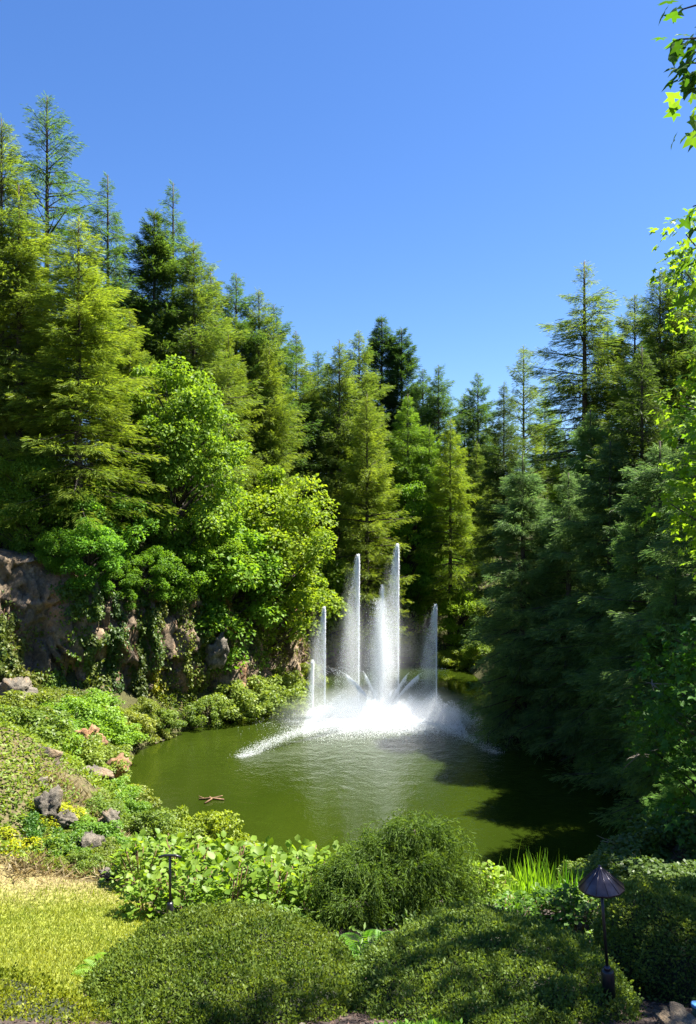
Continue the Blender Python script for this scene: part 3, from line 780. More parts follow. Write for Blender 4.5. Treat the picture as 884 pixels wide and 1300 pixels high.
def rim_shrub(px, over, H, wide, tint, label, pr):
    s_, _ = cliff_uv(px, 800); p_, inn = cliff_point(np.array([s_]), np.array([.93]))
    q = p_[0] - np.array([inn[0][0], inn[0][1], 0]) * over
    place(pr, 'shrub', (q[0], q[1], q[2] - .9), H, wide, tint=tint, label=label, cat='shrub', group='growth hanging over the cliff rim', parts=('stem', 'foliage'))
for i, (px, H, w, t, lab) in enumerate([
 (85, 2.2, 1.1, (.8, 1.0, .8), 'cool green growth over the rim beside the drooping maple bough'),
 (125, 3.6, 1.1, (.8, 1.05, 1.0), 'cool green cascade from the drooping maple bough down the overhang'), (160, 2.6, 1.0, (.6, .75, .6), 'dark growth at the lip of the black cleft'), (205, 3.0, 1.0, (.7, .85, .6), 'shaded growth below the tall bright maple'),
 (245, 4.0, 1.0, (.95, 1.05, .8), 'bright cascade below the tall bright maple'), (290, 4.2, 1.1, (1.1, 1.1, .8), 'yellow-green cascade over the grey rock slab'), (330, 4.0, 1.1, (1.2, 1.1, .7), 'sunny cascade above the pale willow bush'),
 (365, 3.6, 1.1, (1.2, 1.1, .7), 'sunny cascade beyond the pale willow bush'), (405, 3.2, 1.0, (1.1, 1.1, .8), 'leafy cascade at the end of the cliff by the jets')]):
    rim_shrub(px, .9 + .5 * (i % 2), H, w, t, lab, maple[2])

# ------------------------------------------------------------------ shrubs along the water and on the bank
def shrub(px, py, Y, H, wide, tint, label, k=0, kind='shrub', group='shrubs round the pond', **kw):
    x = (px - 442) / FPX * Y; zt = CAMZ + (HOR - py) / FPX * Y
    g = gz(x, Y)
    z = min(g, zt - H * .92) if zt - H > g - 1.2 else g
    z = max(min(zt - H, g), g - .8)
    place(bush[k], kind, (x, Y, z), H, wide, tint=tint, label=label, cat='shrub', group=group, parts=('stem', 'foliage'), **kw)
SAGE = (1.25, 1.15, 1.3)
for a in [
 (335, 838, 44.6, 2.9, 1.15, SAGE, 'big rounded pale green willow bush leaning over the water', 0),
 (300, 850, 43.3, 2.2, 1.0, SAGE, 'pale green bush joined to the big rounded willow bush', 1),
 (362, 838, 48.5, 2.3, 1.0, (1.2, 1.1, 1.0), 'pale green bush behind the big willow bush', 0),
 (385, 835, 52.5, 1.8, 1.0, OLV, 'small olive bush at the foot of the far cliff', 1),
 (262, 880, 41.4, 1.7, .8, MID, 'green bush at the foot of the light creeper sheet', 1),
 (150, 925, 36.5, 1.5, 1.1, (1.3, 1.05, 1.0), 'olive bush where the cliff meets the water by the pale ledge', 1),
 (110, 940, 33, 1.7, 1.2, LIM, 'fresh green bush on the bank below the bare cliff', 0),
 (75, 935, 28, 1.4, 1.2, LIM, 'bright green bush on the bank behind the big grey rock', 1),
 (120, 965, 27.5, 1.4, 1.3, SAGE, 'pale green bush on the bank above the water', 0),
 (150, 985, 25, 1.3, 1.1, (1.3, 1.05, 1.15), 'greyish twiggy bush at the water edge of the bank', 1),
 (60, 975, 22, 1.3, 1.2, LIM, 'lime green bush between the big grey rock and the water', 0),
 (105, 1000, 20, 1.2, 1.3, SAGE, 'pale bush over the pond-side slope of the outcrop', 1),
 (150, 1030, 17.8, .9, 1.2, MID, 'small green bush on the pond-side slope near the hydrangeas', 0),
 (168, 912, 37.6, 1.3, 1.2, OLV, 'olive bush beside the pale ledge at the foot of the cliff', 0),
 (196, 922, 39.0, .8, 1.3, (1.3, 1.0, .8), 'small straw-coloured bush behind the pale ledge', 1),
 (138, 940, 34.2, 1.2, 1.3, LIM, 'lime bush on the bank next to the foot of the cliff', 1),
 (176, 888, 38.4, 1.5, 1.1, OLV, 'olive bush at the foot of the cliff beside the dark ivy curtain', 0),
 (206, 900, 39.4, 1.1, 1.1, MID, 'small green bush right at the foot of the black cleft', 1),
 (60, 915, 26.2, 1.5, 1.1, LIM, 'lime bush half over the tan boulder of the bank', 0),
 (10, 925, 24, 1.6, 1.2, MID, 'green bush behind the grey-brown rock shelf', 1),
 (118, 925, 27.0, 1.4, 1.1, SAGE, 'pale bush half over the warm brown boulder', 1),
 (35, 955, 20.5, 1.1, 1.3, OLV, 'olive bush in front of the grey-brown rock shelf', 0),
 (92, 900, 30.5, 2.0, 1.0, LIM, 'tall fresh green bush between the bank boulders and the cliff', 1),
 (30, 925, 25.5, 1.6, 1.1, (1.3, 1.1, .8), 'olive bush in front of the big tan boulder', 0),
 (128, 948, 28.6, 1.5, 1.0, OLV, 'olive bush beside the warm brown boulder', 0),
 (20, 900, 30, 2.0, 1.2, OLV, 'olive bush under the bare pinkish rock', 0),
 (570, 822, 60.6, 1.8, 1.2, (1.5, 1.3, .8), 'sunny yellow bush at the water line of the far shore', 0),
 (612, 812, 58.5, 1.8, 1.2, (1.2, 1.2, .7), 'green bush on the far shore against the tip of the shaded bank', 0),
 (596, 828, 59.5, 1.6, 1.0, (1.4, 1.3, .7), 'yellow-green bush next to the tip of the shaded bank on the far shore', 1),
 (520, 825, 62.5, 2.0, 1.3, (.6, .7, .6), 'dark bush on the far shore behind the jets', 0),
 (470, 820, 63, 2.2, 1.3, (.6, .7, .6), 'dark round bush on the far shore behind the middle plume', 1),
 (628, 935, 38.2, .7, 1.0, (1.4, 1.2, .6), 'small yellow bush hanging over the water under the dark spruces', 1),
]: shrub(*a)
# shrubs of the outcrop next to the lawn
GO = 'small shrubs on the rocky outcrop'
for a in [
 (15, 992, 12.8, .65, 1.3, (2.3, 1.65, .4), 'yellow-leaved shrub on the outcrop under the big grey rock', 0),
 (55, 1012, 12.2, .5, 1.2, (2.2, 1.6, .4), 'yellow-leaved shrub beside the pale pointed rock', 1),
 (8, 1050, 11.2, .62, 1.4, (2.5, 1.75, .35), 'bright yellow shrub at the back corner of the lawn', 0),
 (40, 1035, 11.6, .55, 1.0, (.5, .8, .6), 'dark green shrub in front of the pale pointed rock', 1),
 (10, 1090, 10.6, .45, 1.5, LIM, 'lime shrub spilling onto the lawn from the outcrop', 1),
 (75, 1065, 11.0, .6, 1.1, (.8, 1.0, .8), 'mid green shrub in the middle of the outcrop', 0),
 (105, 1045, 11.8, .6, 1.1, (.75, 1.0, .8), 'green shrub above the dry brown grass of the outcrop', 1),
 (110, 1080, 10.8, .45, 1.0, MID, 'low green shrub at the lawn edge below the dry grass', 0),
 (60, 1090, 10.6, .4, 1.0, OLV, 'low olive shrub at the lawn edge between dry tufts', 1),
 (155, 1010, 14.5, .6, 1.1, LIM, 'loose lime shrub on the pond side of the outcrop', 0),
 (190, 1030, 13.4, .75, .9, MID, 'tall loose green shrub behind the black stake light', 1),
 (175, 1060, 12.4, .6, .9, (.8, 1, .8), 'green shrub at the end of the outcrop above the dark hollow', 0),
 (95, 1005, 13.6, .55, 1.2, (1.2, 1.1, 1.0), 'pale shrub on the crest of the outcrop', 1),
 (130, 990, 15.2, .6, 1.2, LIM, 'light green shrub just beyond the crest of the outcrop', 1),
 (148, 1090, 10.8, .4, 1.0, (1.2, 1, 1), 'small shrub between dry grass and lawn corner', 1),
]: shrub(*a, group=GO)
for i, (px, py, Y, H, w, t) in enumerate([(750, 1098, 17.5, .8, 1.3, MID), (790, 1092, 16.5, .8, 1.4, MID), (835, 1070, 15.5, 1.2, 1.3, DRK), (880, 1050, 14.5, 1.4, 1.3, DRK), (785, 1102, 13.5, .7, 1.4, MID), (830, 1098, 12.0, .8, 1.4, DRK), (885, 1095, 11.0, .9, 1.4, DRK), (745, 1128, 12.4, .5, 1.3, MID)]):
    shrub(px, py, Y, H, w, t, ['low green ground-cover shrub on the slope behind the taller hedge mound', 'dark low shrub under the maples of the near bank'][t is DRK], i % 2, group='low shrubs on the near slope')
for i, (px, py, Y, H, w, t) in enumerate([(5, 1010, 12.4, .5, 1.4, OLV), (30, 1062, 11.4, .45, 1.4, MID), (85, 985, 14.6, .5, 1.6, OLV), (45, 990, 15.6, .6, 1.8, LIM), (15, 950, 16.5, .6, 2.0, OLV), (118, 1015, 13.2, .5, 1.3, MID), (60, 1050, 11.6, .4, 1.3, OLV), (120, 1070, 11.2, .35, 1.3, OLV), (90, 1030, 12.3, .4, 1.4, LIM)]):
    shrub(px, py, Y, H, w, t, ['low olive shrub filling the gaps between the outcrop rocks', 'low green shrub filling the gaps between the outcrop rocks', 'low lime shrub filling the gaps between the outcrop rocks'][0 if t is OLV else 1 if t is MID else 2], i % 2, group=GO)
# yellow-green shrubs beyond the hydrangeas
for a in [
 (215, 1032, 14.6, 1.2, .75, (1.25, 1.15, .8), 'feathery yellow-green shrub beyond the hydrangeas next to the stake light', 0),
 (262, 1032, 15.0, 1.2, .8, (1.5, 1.3, .7), 'feathery golden shrub between the hydrangeas and the pond', 1),
 (312, 1052, 15.2, 1.0, .75, (1.3, 1.2, .7), 'feathery shrub tip at the pond end of the hydrangeas', 0),
]: shrub(*a, group='feathery shrubs beyond the hydrangeas')

# ------------------------------------------------------------------ rocks
def rock(loc, size, seed, label, sub=4, mat='rock', kind='rock', group=None):
    import bmesh
    bm = bmesh.new(); bmesh.ops.create_icosphere(bm, subdivisions=sub, radius=1)
    V = np.array([v.co[:] for v in bm.verts]); F = np.array([[v.index for v in f.verts] for f in bm.faces]); bm.free()
    d = 1 + .62 * facets(V * 1.35 + seed * 7.3, seed) + .26 * facets(V * 2.9 + seed, seed + 9) + .08 * facets(V * 7 + seed, seed + 19)
    V = V * d[:, None] * np.array(size)
    o = link(kind, mesh_data(kind, V, F, M[mat]))
    o.location = loc; o.rotation_euler = (rng.normal(0, .15), rng.normal(0, .15), rng.random() * 6)
    return tag(o, label, 'rock', group)
def rock_px(px, py, Y, size, seed, label, group='rocks of the outcrop', mat='rock'):
    p = P(px, py + 1, Y); rock(tuple(p), size, seed, label, mat=mat, group=group)
rock_px(20, 968, 13.6, (.62, .42, .30), 3, 'large rough grey rock on the crest of the outcrop')
rock_px(62, 972, 14.2, (.34, .28, .22), 4, 'grey rock next to the large rough one on the crest')
rock_px(64, 1024, 12.0, (.19, .16, .24), 5, 'pale pointed rock standing among the outcrop shrubs')
rock_px(82, 1040, 11.9, (.16, .16, .14), 6, 'shadowed brown rock next to the pale pointed rock')
rock_px(138, 1108, 10.4, (.13, .10, .06), 7, 'small pale stone at the lawn edge below the dry grass')
rock_px(56, 1118, 10.3, (.20, .10, .05), 8, 'flat grey stone at the lawn edge')
rock_px(140, 1040, 12.4, (.17, .14, .15), 11, 'dark brown rock in the dry grass of the outcrop')
for a in [(112, 1070, 11.3, (.22, .17, .15), 31, 'broad brown rock showing through the dry grass of the outcrop'), (34, 1004, 12.7, (.30, .20, .18), 33, 'tan rock between the yellow-leaved shrubs'), (120, 985, 15.4, (.34, .25, .22), 36, 'weathered rock where the outcrop drops to the pond')]: rock_px(*a)
for a in [(46, 925, 27.5, (.75, .55, .5), 41, 'tan boulder on the bank under the bare cliff'), (112, 938, 28.0, (.55, .45, .4), 42, 'warm brown boulder among the fresh green bushes of the bank'),
          (6, 955, 22.0, (.6, .45, .4), 43, 'grey-brown rock shelf behind the outcrop'), (146, 972, 26.5, (.4, .3, .3), 44, 'brown rock sticking out above the water of the bank')]: rock_px(*a, 'boulders on the bank below the cliff', 'cliff')
rock_px(20, 875, 33.5, (.7, .6, .6), 12, 'pink-brown boulder lodged low on the bare cliff', 'rocks of the cliff')
rock_px(275, 828, 43.0, (.55, .5, .9), 13, 'light grey rock slab on the cliff above the pale willow', 'rocks of the cliff')
rock_px(210, 938, 38.9, (.9, .5, .12), 14, 'flat pale ledge at the water below the black cleft', 'rocks of the cliff')
rock_px(395, 850, 54.0, (.6, .5, .4), 15, 'brown boulder at the foot of the far cliff', 'rocks of the cliff')

# ------------------------------------------------------------------ dry grass and lawn (nobody could count the blades)
def blades(name, pts, L, W, mat, lean, label, cat, droop=None):
    n = len(pts)
    d = np.stack([rng.normal(0, lean, n), rng.normal(0, lean, n), np.ones(n)], 1)
    if droop is not None: d = d + droop
    a = rng.random(n) * 6.28
    bag = Bag(); bag.add(*stamp((np.array([[0, -.5, 0], [0, .5, 0], [.55, .3, .03], [1, 0, -.12]]), np.array([[0, 1, 2], [0, 2, 3]])), pts, d, np.stack([np.cos(a), np.sin(a), .05 + 0 * a], 1), L * (.5 + rng.random(n)), W))
    return tag(link(name, bag.mesh(name, M[mat])), label, cat, kind='stuff')
def scatter(n, xr, yr, test):
    p = np.stack([rng.uniform(*xr, n), rng.uniform(*yr, n)], 1); p = p[test(p)]
    return np.concatenate([p, terrain(p)[:, None]], 1)
lp = scatter(80000, (-6, -1.6), (4.6, 10.6), lambda p: poly_sd(p, LAWN) + .1 * vnoise(np.concatenate([p * 3, np.zeros((len(p), 1))], 1), 5) < 0)
dr = sstep(8.7, 10.4, lp[:, 1] + .25 * vnoise(np.concatenate([lp[:, :2] * 1.3, np.zeros((len(lp), 1))], 1), 8))
isd = rng.random(len(lp)) < dr
blades('lawn_grass', lp[~isd], .038, .009, 'grass', .45, 'short mown yellow-green lawn grass', 'grass')
blades('dry_lawn_edge', lp[isd][::2], .03, .007, 'dry', .8, 'dry straw-coloured clippings along the back edge of the lawn', 'dry grass')
dg = []
for px, py, Y, r in [(130, 1060, 11.4, .5), (150, 1085, 10.9, .35), (85, 1000, 13, .5), (100, 1095, 10.7, .3), (40, 1105, 10.5, .35), (125, 1030, 12.4, .5), (160, 1050, 12.6, .35)]:
    x = (px - 442) / FPX * Y; q = np.stack([x + rng.normal(0, r * .6, 600), Y + rng.normal(0, r * .6, 600)], 1)
    dg.append(np.concatenate([q, terrain(q)[:, None]], 1))
blades('dry_grass', np.concatenate(dg), .17, .006, 'dry', 1.0, 'dry brown grass hanging over the outcrop', 'dry grass', np.array([.3, -.5, -.3]))

def cover(name, n, xr, yr, test, leaf, mat, tint, label):
    p = scatter(n, xr, yr, lambda q: (lake_sd(q) > .15) & test(q))
    p = p[fbm(p * np.array([.9, .9, 0]), 3, 55) > -.45]; k = len(p)
    p[:, 2] += rng.random(k) ** 2 * .16 * (1 + fbm(p * np.array([2, 2, 0]), 2, 56))
    bag = Bag(); bag.add(*stamp(KITE, p, np.concatenate([rng.normal(size=(k, 2)), .3 + .5 * rng.random((k, 1))], 1), np.array([[0, 0, 1.]]) + rng.normal(0, .5, (k, 3)), leaf * (.5 + rng.random(k)) * (.5 + p[:, 1] / 26), leaf * .55 * (.5 + p[:, 1] / 26)))
    o = link(name, bag.mesh(name, M[mat]), None, tint)
    tag(o, label, 'ground cover', kind='stuff')
cover('outcrop_cover', 46000, (-9.5, -3.2), (10.4, 21), lambda q: (q[:, 0] < -3.3), .075, 'shrub', (1.15, 1.1, .8), 'low yellow-green growth over the rocky outcrop')
cover('ground_cover', 80000, (-15, -5.0), (18, 42), lambda q: (cliff_sd(q)[0] < 1.5) & ((q[:, 0] < -3.3) | (q[:, 1] > 13)), .06, 'ivy', (1.1, 1.1, .9), 'low mixed green ground cover over the sunny bank below the cliff')
cover('bed_cover', 16000, (-2.2, 4.4), (6.9, 11.5), lambda q: poly_sd(q, LAWN) > .1, .07, 'shrub', (.8, .95, .8), 'low green leaves under the hydrangeas and shrubs behind the hedge mounds')
cover('slope_cover', 32000, (-3.5, 13), (11, 40), lambda q: q[:, 1] > 11, .05, 'shrub', (.8, .9, .8), 'low green ground cover on the slopes down to the pond')
cover('far_bank_cover', 22000, (-4, 16), (58, 74), lambda q: q[:, 1] > 56, .06, 'shrub', (1.1, 1.1, .8), 'low yellow-green growth along the far shore')
# ------------------------------------------------------------------ fountain
def spray_mat():
    m, n, l, b, out = new_mat('white_water')
    b.inputs['Base Color'].default_value = (.90, .93, .95, 1); b.inputs['Roughness'].default_value = .3; b.inputs['IOR'].default_value = 1.33
    tr = n.new('ShaderNodeBsdfTranslucent'); tr.inputs[0].default_value = (.93, .95, .97, 1)
    ms = n.new('ShaderNodeMixShader'); ms.inputs[0].default_value = .5
    l.new(b.outputs[0], ms.inputs[1]); l.new(tr.outputs[0], ms.inputs[2]); l.new(ms.outputs[0], out.inputs['Surface'])
    return m
M['spray'] = spray_mat()
TET = (np.array([[1, 1, 1], [1, -1, -1], [-1, 1, -1], [-1, -1, 1]]) * .62, np.array([[0, 1, 2], [0, 3, 1], [0, 2, 3], [1, 3, 2]]))
FLK = (np.array([[1, 0, 0], [-.5, .87, 0], [-.5, -.87, 0]]), np.array([[0, 1, 2]]))
ftn = empty('fountain', tuple(FC))
tag(ftn, 'white fountain of tall jets and low arcs rising from a splash cloud', 'fountain')
def drops(pos, r):
    return stamp(FLK, pos, rng.normal(size=pos.shape), rng.normal(size=pos.shape), r, r)
def jet(name, x, y, h, n, r=.0115, wind=.22, spread=.045, core=True, falling=.62, vx=0., vy=0., label=None, vary=.08):
    g = 9.81; vz0 = math.sqrt(2 * g * h); T0 = 2 * vz0 / g
    vz = np.sqrt(2 * g * h * (1 - vary * rng.random(n) ** 1.5)); Tt = 2 * vz / g
    t = np.where(rng.random(n) < falling, .5 + .47 * rng.random(n) ** .8, .5 * rng.random(n)) * Tt
    k = np.clip((t - Tt * .42) / (Tt * .58), 0, 1)
    w = wind * rng.random(n) ** 1.7 * (.06 + k)
    px_ = x + (vx + rng.normal(0, spread, n) * .35) * t + rng.normal(0, .02, n) - w * t * t * .5
    py_ = y + (vy + rng.normal(0, spread, n) * .5) * t
    pz_ = vz * t - .5 * g * t * t - (rng.random(n) ** 2 * h * .06) * (t > Tt * .3)
    pos = np.stack([px_, py_, np.maximum(pz_, .05)], 1)
    pos = pos[rng.random(n) < .85 + .5 * vnoise(pos * np.array([3.2, 3.2, .8]), 17)]; n = len(pos)
    bag = Bag(); bag.add(*drops(pos - FC, r * (.6 + .9 * rng.random(n))))
    if core:
        tt = np.linspace(.0, .47 if vary < .2 else .3, 22) * T0; vz = vz0
        V, F = tube(np.stack([x + vx * tt, y + vy * tt, vz * tt - .5 * g * tt * tt], 1) - FC, np.linspace(.04, .012, 22), 6); bag.add(V, F)
    o = link(name, bag.mesh(name, M['spray']), ftn)
    if label: o['label'] = label
    return o
K = .0425
def jx(px): return (px - 442) * K
jet('jet', jx(506), 42.6, 9.6, 66000, wind=.46, label='tallest straight jet with a veil of falling drops')
jet('jet', jx(456), 43.4, 9.0, 60000, wind=.46, label='second tallest jet')
jet('jet', jx(555), 42.8, 6.3, 34000, wind=.6, label='short jet nearest the shaded bank')
jet('jet', jx(412), 43.4, 6.1, 34000, wind=.55, label='short jet nearest the cliff')
jet('jet', jx(398), 42.0, 3.4, 12000, wind=.3, spread=.10, label='low jet beside the short one near the cliff')
jet('plume', jx(484), 42.3, 6.7, 70000, r=.014, wind=.18, spread=.48, falling=.5, vary=.55, label='thick white middle plume')
jet('plume', jx(486), 42.5, 7.4, 12000, wind=.1, spread=.12, label='thin tip of the middle plume')
def arc(x0, y0, x1, y1, h, n, r=.011, spread=.07, part=1.0, rise=.75):
    """a low stream thrown from x0,y0 that lands at x1,y1 after an apex h"""
    t = np.where(rng.random(n) < rise, .55 * rng.random(n) ** .8, rng.random(n)) * part
    pos = np.stack([x0 + (x1 - x0) * t, y0 + (y1 - y0) * t, 4 * h * t * (1 - t)], 1)
    pos += rng.normal(0, 1, (n, 3)) * (spread * (.15 + t))[:, None]
    pos[:, 2] = np.maximum(pos[:, 2] - np.abs(rng.normal(0, .3, n)) * t * h * .6, .02)
    bag = Bag(); bag.add(*drops(pos - FC, r * (.6 + .9 * rng.random(n))))
    q = np.linspace(0, .62, 14) * part
    V, F = tube(np.stack([x0 + (x1 - x0) * q, y0 + (y1 - y0) * q, 4 * h * q * (1 - q)], 1) - FC, np.linspace(.03, .008, 14), 5); bag.add(V, F)
    return link('arc_jet', bag.mesh('arc_jet', M['spray']), ftn)
cx, cy = jx(486), 42.4
for ax, ay, h, n in [(412, 42.6, 2.9, 9000), (432, 42.0, 2.3, 6000), (450, 43.2, 2.9, 5000), (470, 41.6, 2.0, 4000), (502, 41.6, 2.0, 4000), (520, 42.0, 2.3, 6000), (536, 43.2, 2.8, 5000), (560, 42.6, 2.9, 9000)]:
    arc(cx, cy, cx + 2 * (jx(ax) - cx), cy + 2 * (ay - cy), h, n, r=.012, spread=.06, part=.56, rise=.9)
arc(cx, cy, -4.9, 35.6, .6, 20000, .012, .14, rise=.1)
arc(cx, cy, 6.9, 36.2, .6, 13000, .011, .14, rise=.1)
# boiling splash round the nozzles
n = 185000
a = rng.normal(0, 1, n); yb = rng.normal(0, 1.35, n)
xb = np.where(rng.random(n) < .6, rng.normal(0, 2.0, n), rng.uniform(-4.3, 4.0, n))
env = (1.6 * np.exp(-(xb / 3.9) ** 4) + .12) * (.62 + .55 * fbm(np.stack([xb * 1.1, yb * .8, 0 * xb], 1), 3, 91))
pos = np.stack([FC[0] + .1 + xb, FC[1] - .2 + yb, env * rng.random(n) ** 1.5 * np.exp(-(yb / 2.4) ** 2) + .02], 1)
bag = Bag(); bag.add(*drops(pos - FC, .017 * (.5 + rng.random(n))))
link('splash', bag.mesh('splash', M['spray']), ftn)
# soft mist hanging round the splash
def mist_part(loc, size, dens, seed):
    import bmesh
    bm = bmesh.new(); bmesh.ops.create_icosphere(bm, subdivisions=3, radius=1)
    V = np.array([v.co[:] for v in bm.verts]); F = np.array([[v.index for v in f.verts] for f in bm.faces]); bm.free()
    m = bpy.data.materials.new('water_mist'); m.use_nodes = True
    n_ = m.node_tree.nodes; l_ = m.node_tree.links; n_.clear()
    out = n_.new('ShaderNodeOutputMaterial'); pv = n_.new('ShaderNodeVolumePrincipled')
    pv.inputs['Color'].default_value = (.95, .97, 1, 1); pv.inputs['Anisotropy'].default_value = .2
    tc = n_.new('ShaderNodeTexCoord'); gr = n_.new('ShaderNodeTexGradient'); gr.gradient_type = 'SPHERICAL'
    l_.new(tc.outputs['Object'], gr.inputs[0])
    no = n_.new('ShaderNodeTexNoise'); no.inputs['Scale'].default_value = 2.2; no.inputs['Detail'].default_value = 3
    l_.new(tc.outputs['Object'], no.inputs['Vector'])
    p = n_.new('ShaderNodeMath'); p.operation = 'POWER'; p.inputs[1].default_value = 1.6; l_.new(gr.outputs['Fac'], p.inputs[0])
    q = n_.new('ShaderNodeMath'); q.operation = 'MULTIPLY'; l_.new(p.outputs[0], q.inputs[0]); l_.new(no.outputs[0], q.inputs[1])
    d = n_.new('ShaderNodeMath'); d.operation = 'MULTIPLY'; d.inputs[1].default_value = dens * 2; l_.new(q.outputs[0], d.inputs[0])
    l_.new(d.outputs[0], pv.inputs['Density']); l_.new(pv.outputs[0], out.inputs['Volume'])
    o = link('mist', mesh_data('mist', V, F, m), ftn)
    o.location = np.array(loc) - FC; o.scale = size
    return o
mist_part((FC[0] - .1, FC[1] - .3, .3), (6.2, 3.4, 1.9), 1.3, 1)
mist_part((FC[0] - .4, FC[1], 3.0), (3.4, 2.0, 4.2), .16, 2)
for px_, y_, h_, wx_ in [(506, 42.6, 9.6, .75), (456, 43.4, 9.0, .75), (555, 42.8, 6.3, .65), (412, 43.4, 6.1, .65)]:
    mist_part((jx(px_) - .42, y_, h_ * .42), (wx_, .6, h_ * .56), 1.1, 3)
mist_part((jx(484), 42.3, 3.0), (.95, .8, 3.6), 1.6, 4)

# ------------------------------------------------------------------ floating branch
p = P(268, 1016, 29.8)
fb = empty('floating_branch', (p[0], 29.8, .0))
for pts, r in [([(-.45, 0, .03), (0, .05, .06), (.5, -.05, .03)], .035), ([(-.1, .3, .02), (.05, -.1, .08), (-.15, -.45, .03)], .03), ([(0, .05, .05), (.4, .25, .08)], .02), ([(-.2, 0, .04), (-.5, .22, .07)], .018)]:
    V, F = tube(pts, r, 6); bag = Bag(); bag.add(V, F); link('branch', bag.mesh('branch', M['twig']), fb)
tag(fb, 'brown forked dead branch floating on the green water', 'branch')
# dead twigs on the shaded bank
def dead_branch(px, py, Y, s, label):
    o = empty('dead_branch', tuple(P(px, py, Y)), rng.random() * 6)
    for i in range(9):
        e = norm(rng.normal(size=3) * np.array([1, 1, .6])) * s * (.5 + rng.random())
        q = np.linspace(0, 1, 5)[:, None]
        V, F = tube(q * e + np.array([0, 0, -.15 * s]) * q ** 2 + rng.normal(0, .03 * s, (5, 3)) * q, np.linspace(.035, .010, 5) * s, 4)
        bag = Bag(); bag.add(V, F); link('twig', bag.mesh('twig', M['palebark']), o)
    tag(o, label, 'branch', 'dead branches on the shaded bank')
dead_branch(812, 958, 23.0, .45, 'pale tangle of dead brown twigs above the dark water')
dead_branch(828, 868, 24.0, .5, 'small bare grey branch among the dark spruce boughs')
dead_branch(790, 1075, 23.3, .8, 'dead twigs dipping into the near corner of the pond')

# ------------------------------------------------------------------ clipped hedge mounds
def hedge(name, loc, rx, ry, h, nleaf, tint, label, leaf=.021, seed=0, group='clipped hedge mounds along the path'):
    """a low clipped dome: a twiggy core under a skin of small leaves"""
    o = empty(name, loc)
    def surf(u, v, off=0.):
        # u azimuth, v 0 (rim) .. 1 (crown); flattish top, steep sides
        r = np.cos(v * np.pi / 2) ** .62; z = np.sin(v * np.pi / 2) ** .8
        n_ = 1 + .11 * fbm(np.stack([np.cos(u) * 1.7 * r + seed * 5, np.sin(u) * 1.7 * r, z * 1.5], 1), 3, 13 + seed)
        return np.stack([rx * r * np.cos(u) * n_, ry * r * np.sin(u) * n_, h * z * n_ - .12], 1)
    nu, nv = 48, 18
    U, Vv = np.meshgrid(np.linspace(0, 2 * np.pi, nu, endpoint=False), np.linspace(0, 1, nv))
    CVx = surf(U.ravel(), Vv.ravel()) * np.array([.90, .90, .87])
    q = np.arange(nu * nv).reshape(nv, nu); q2 = np.roll(q, -1, 1)
    Fq = np.stack([q[:-1].ravel(), q2[:-1].ravel(), q2[1:].ravel(), q[1:].ravel()], 1)
    link('twig_core', mesh_data('twig_core', CVx, Fq, M['core'], True), o)
    v = np.where(rng.random(nleaf) < .6, 2 / np.pi * np.arccos(np.clip(rng.random(nleaf) ** .5, 0, 1) ** (1 / .62)), rng.random(nleaf)); u = rng.random(nleaf) * 2 * np.pi
    p = surf(u, v); e = 1e-3
    nn = norm(np.cross(surf(u + e, v) - p, surf(u, np.clip(v + e, 0, 1)) - p) + 1e-12)
    p = p + nn * (rng.random((nleaf, 1)) * .05 - .035 + .05 * rng.random((nleaf, 1)) ** 12) + nn * .035 * fbm(p * 8, 3, 5 + seed)[:, None]
    d = nn * .7 + rng.normal(0, .6, (nleaf, 3)) + np.array([0, 0, .2])
    s = leaf * 1.12 * (.55 + .9 * rng.random(nleaf))
    bag = Bag(); bag.add(*stamp(KITE, p, d, nn * .5 + rng.normal(0, .7, (nleaf, 3)), s, s * .62))
    link('foliage', bag.mesh(name + '_foliage', M['hedge']), o, tint)
    return tag(o, label, 'hedge', group)
M['core'] = plain_mat('hedge_core', (.012, .016, .007), .9, c2=(.030, .036, .014), nscale=30, bump=.5)
hedge('hedge_mound', (-.98, 5.86, gz(-.98, 5.86)), 1.08, 1.18, .45, 62000, (1.0, 1.1, .85), 'clipped hedge mound half in sun beside the lawn', seed=1)
hedge('hedge_mound', (1.03, 5.82, gz(1.03, 5.82)), 1.07, 1.16, .44, 62000, (1.05, 1.2, 1.25), 'shaded clipped hedge mound between the black stake of the cone lamp and the sunny mound', seed=2)  # shade put into the colour: cooler leaf tint than the sunny mound
hedge('hedge_mound', (2.95, 6.45, gz(2.95, 6.45)), .93, .85, .84, 62000, (1.15, 1.25, 1.35), 'taller shaded hedge mound behind the cone lamp', seed=3)  # cool tint again carries the shade on this mound's leaves
hedge('hedge_mound', (-2.75, 4.9, gz(-2.75, 4.9) - .15), 1.2, .95, .15, 36000, (1.6, 1.45, .6), 'flat sunlit yellow-green mat of low growth at the lawn corner', seed=4)
hedge('hedge_mound', (.45, 4.75, gz(.45, 4.75) - .22), .62, .30, .30, 16000, (1.0, 1.5, .9), 'low bright green leafy edging in front of the shaded mound', leaf=.034, seed=5)

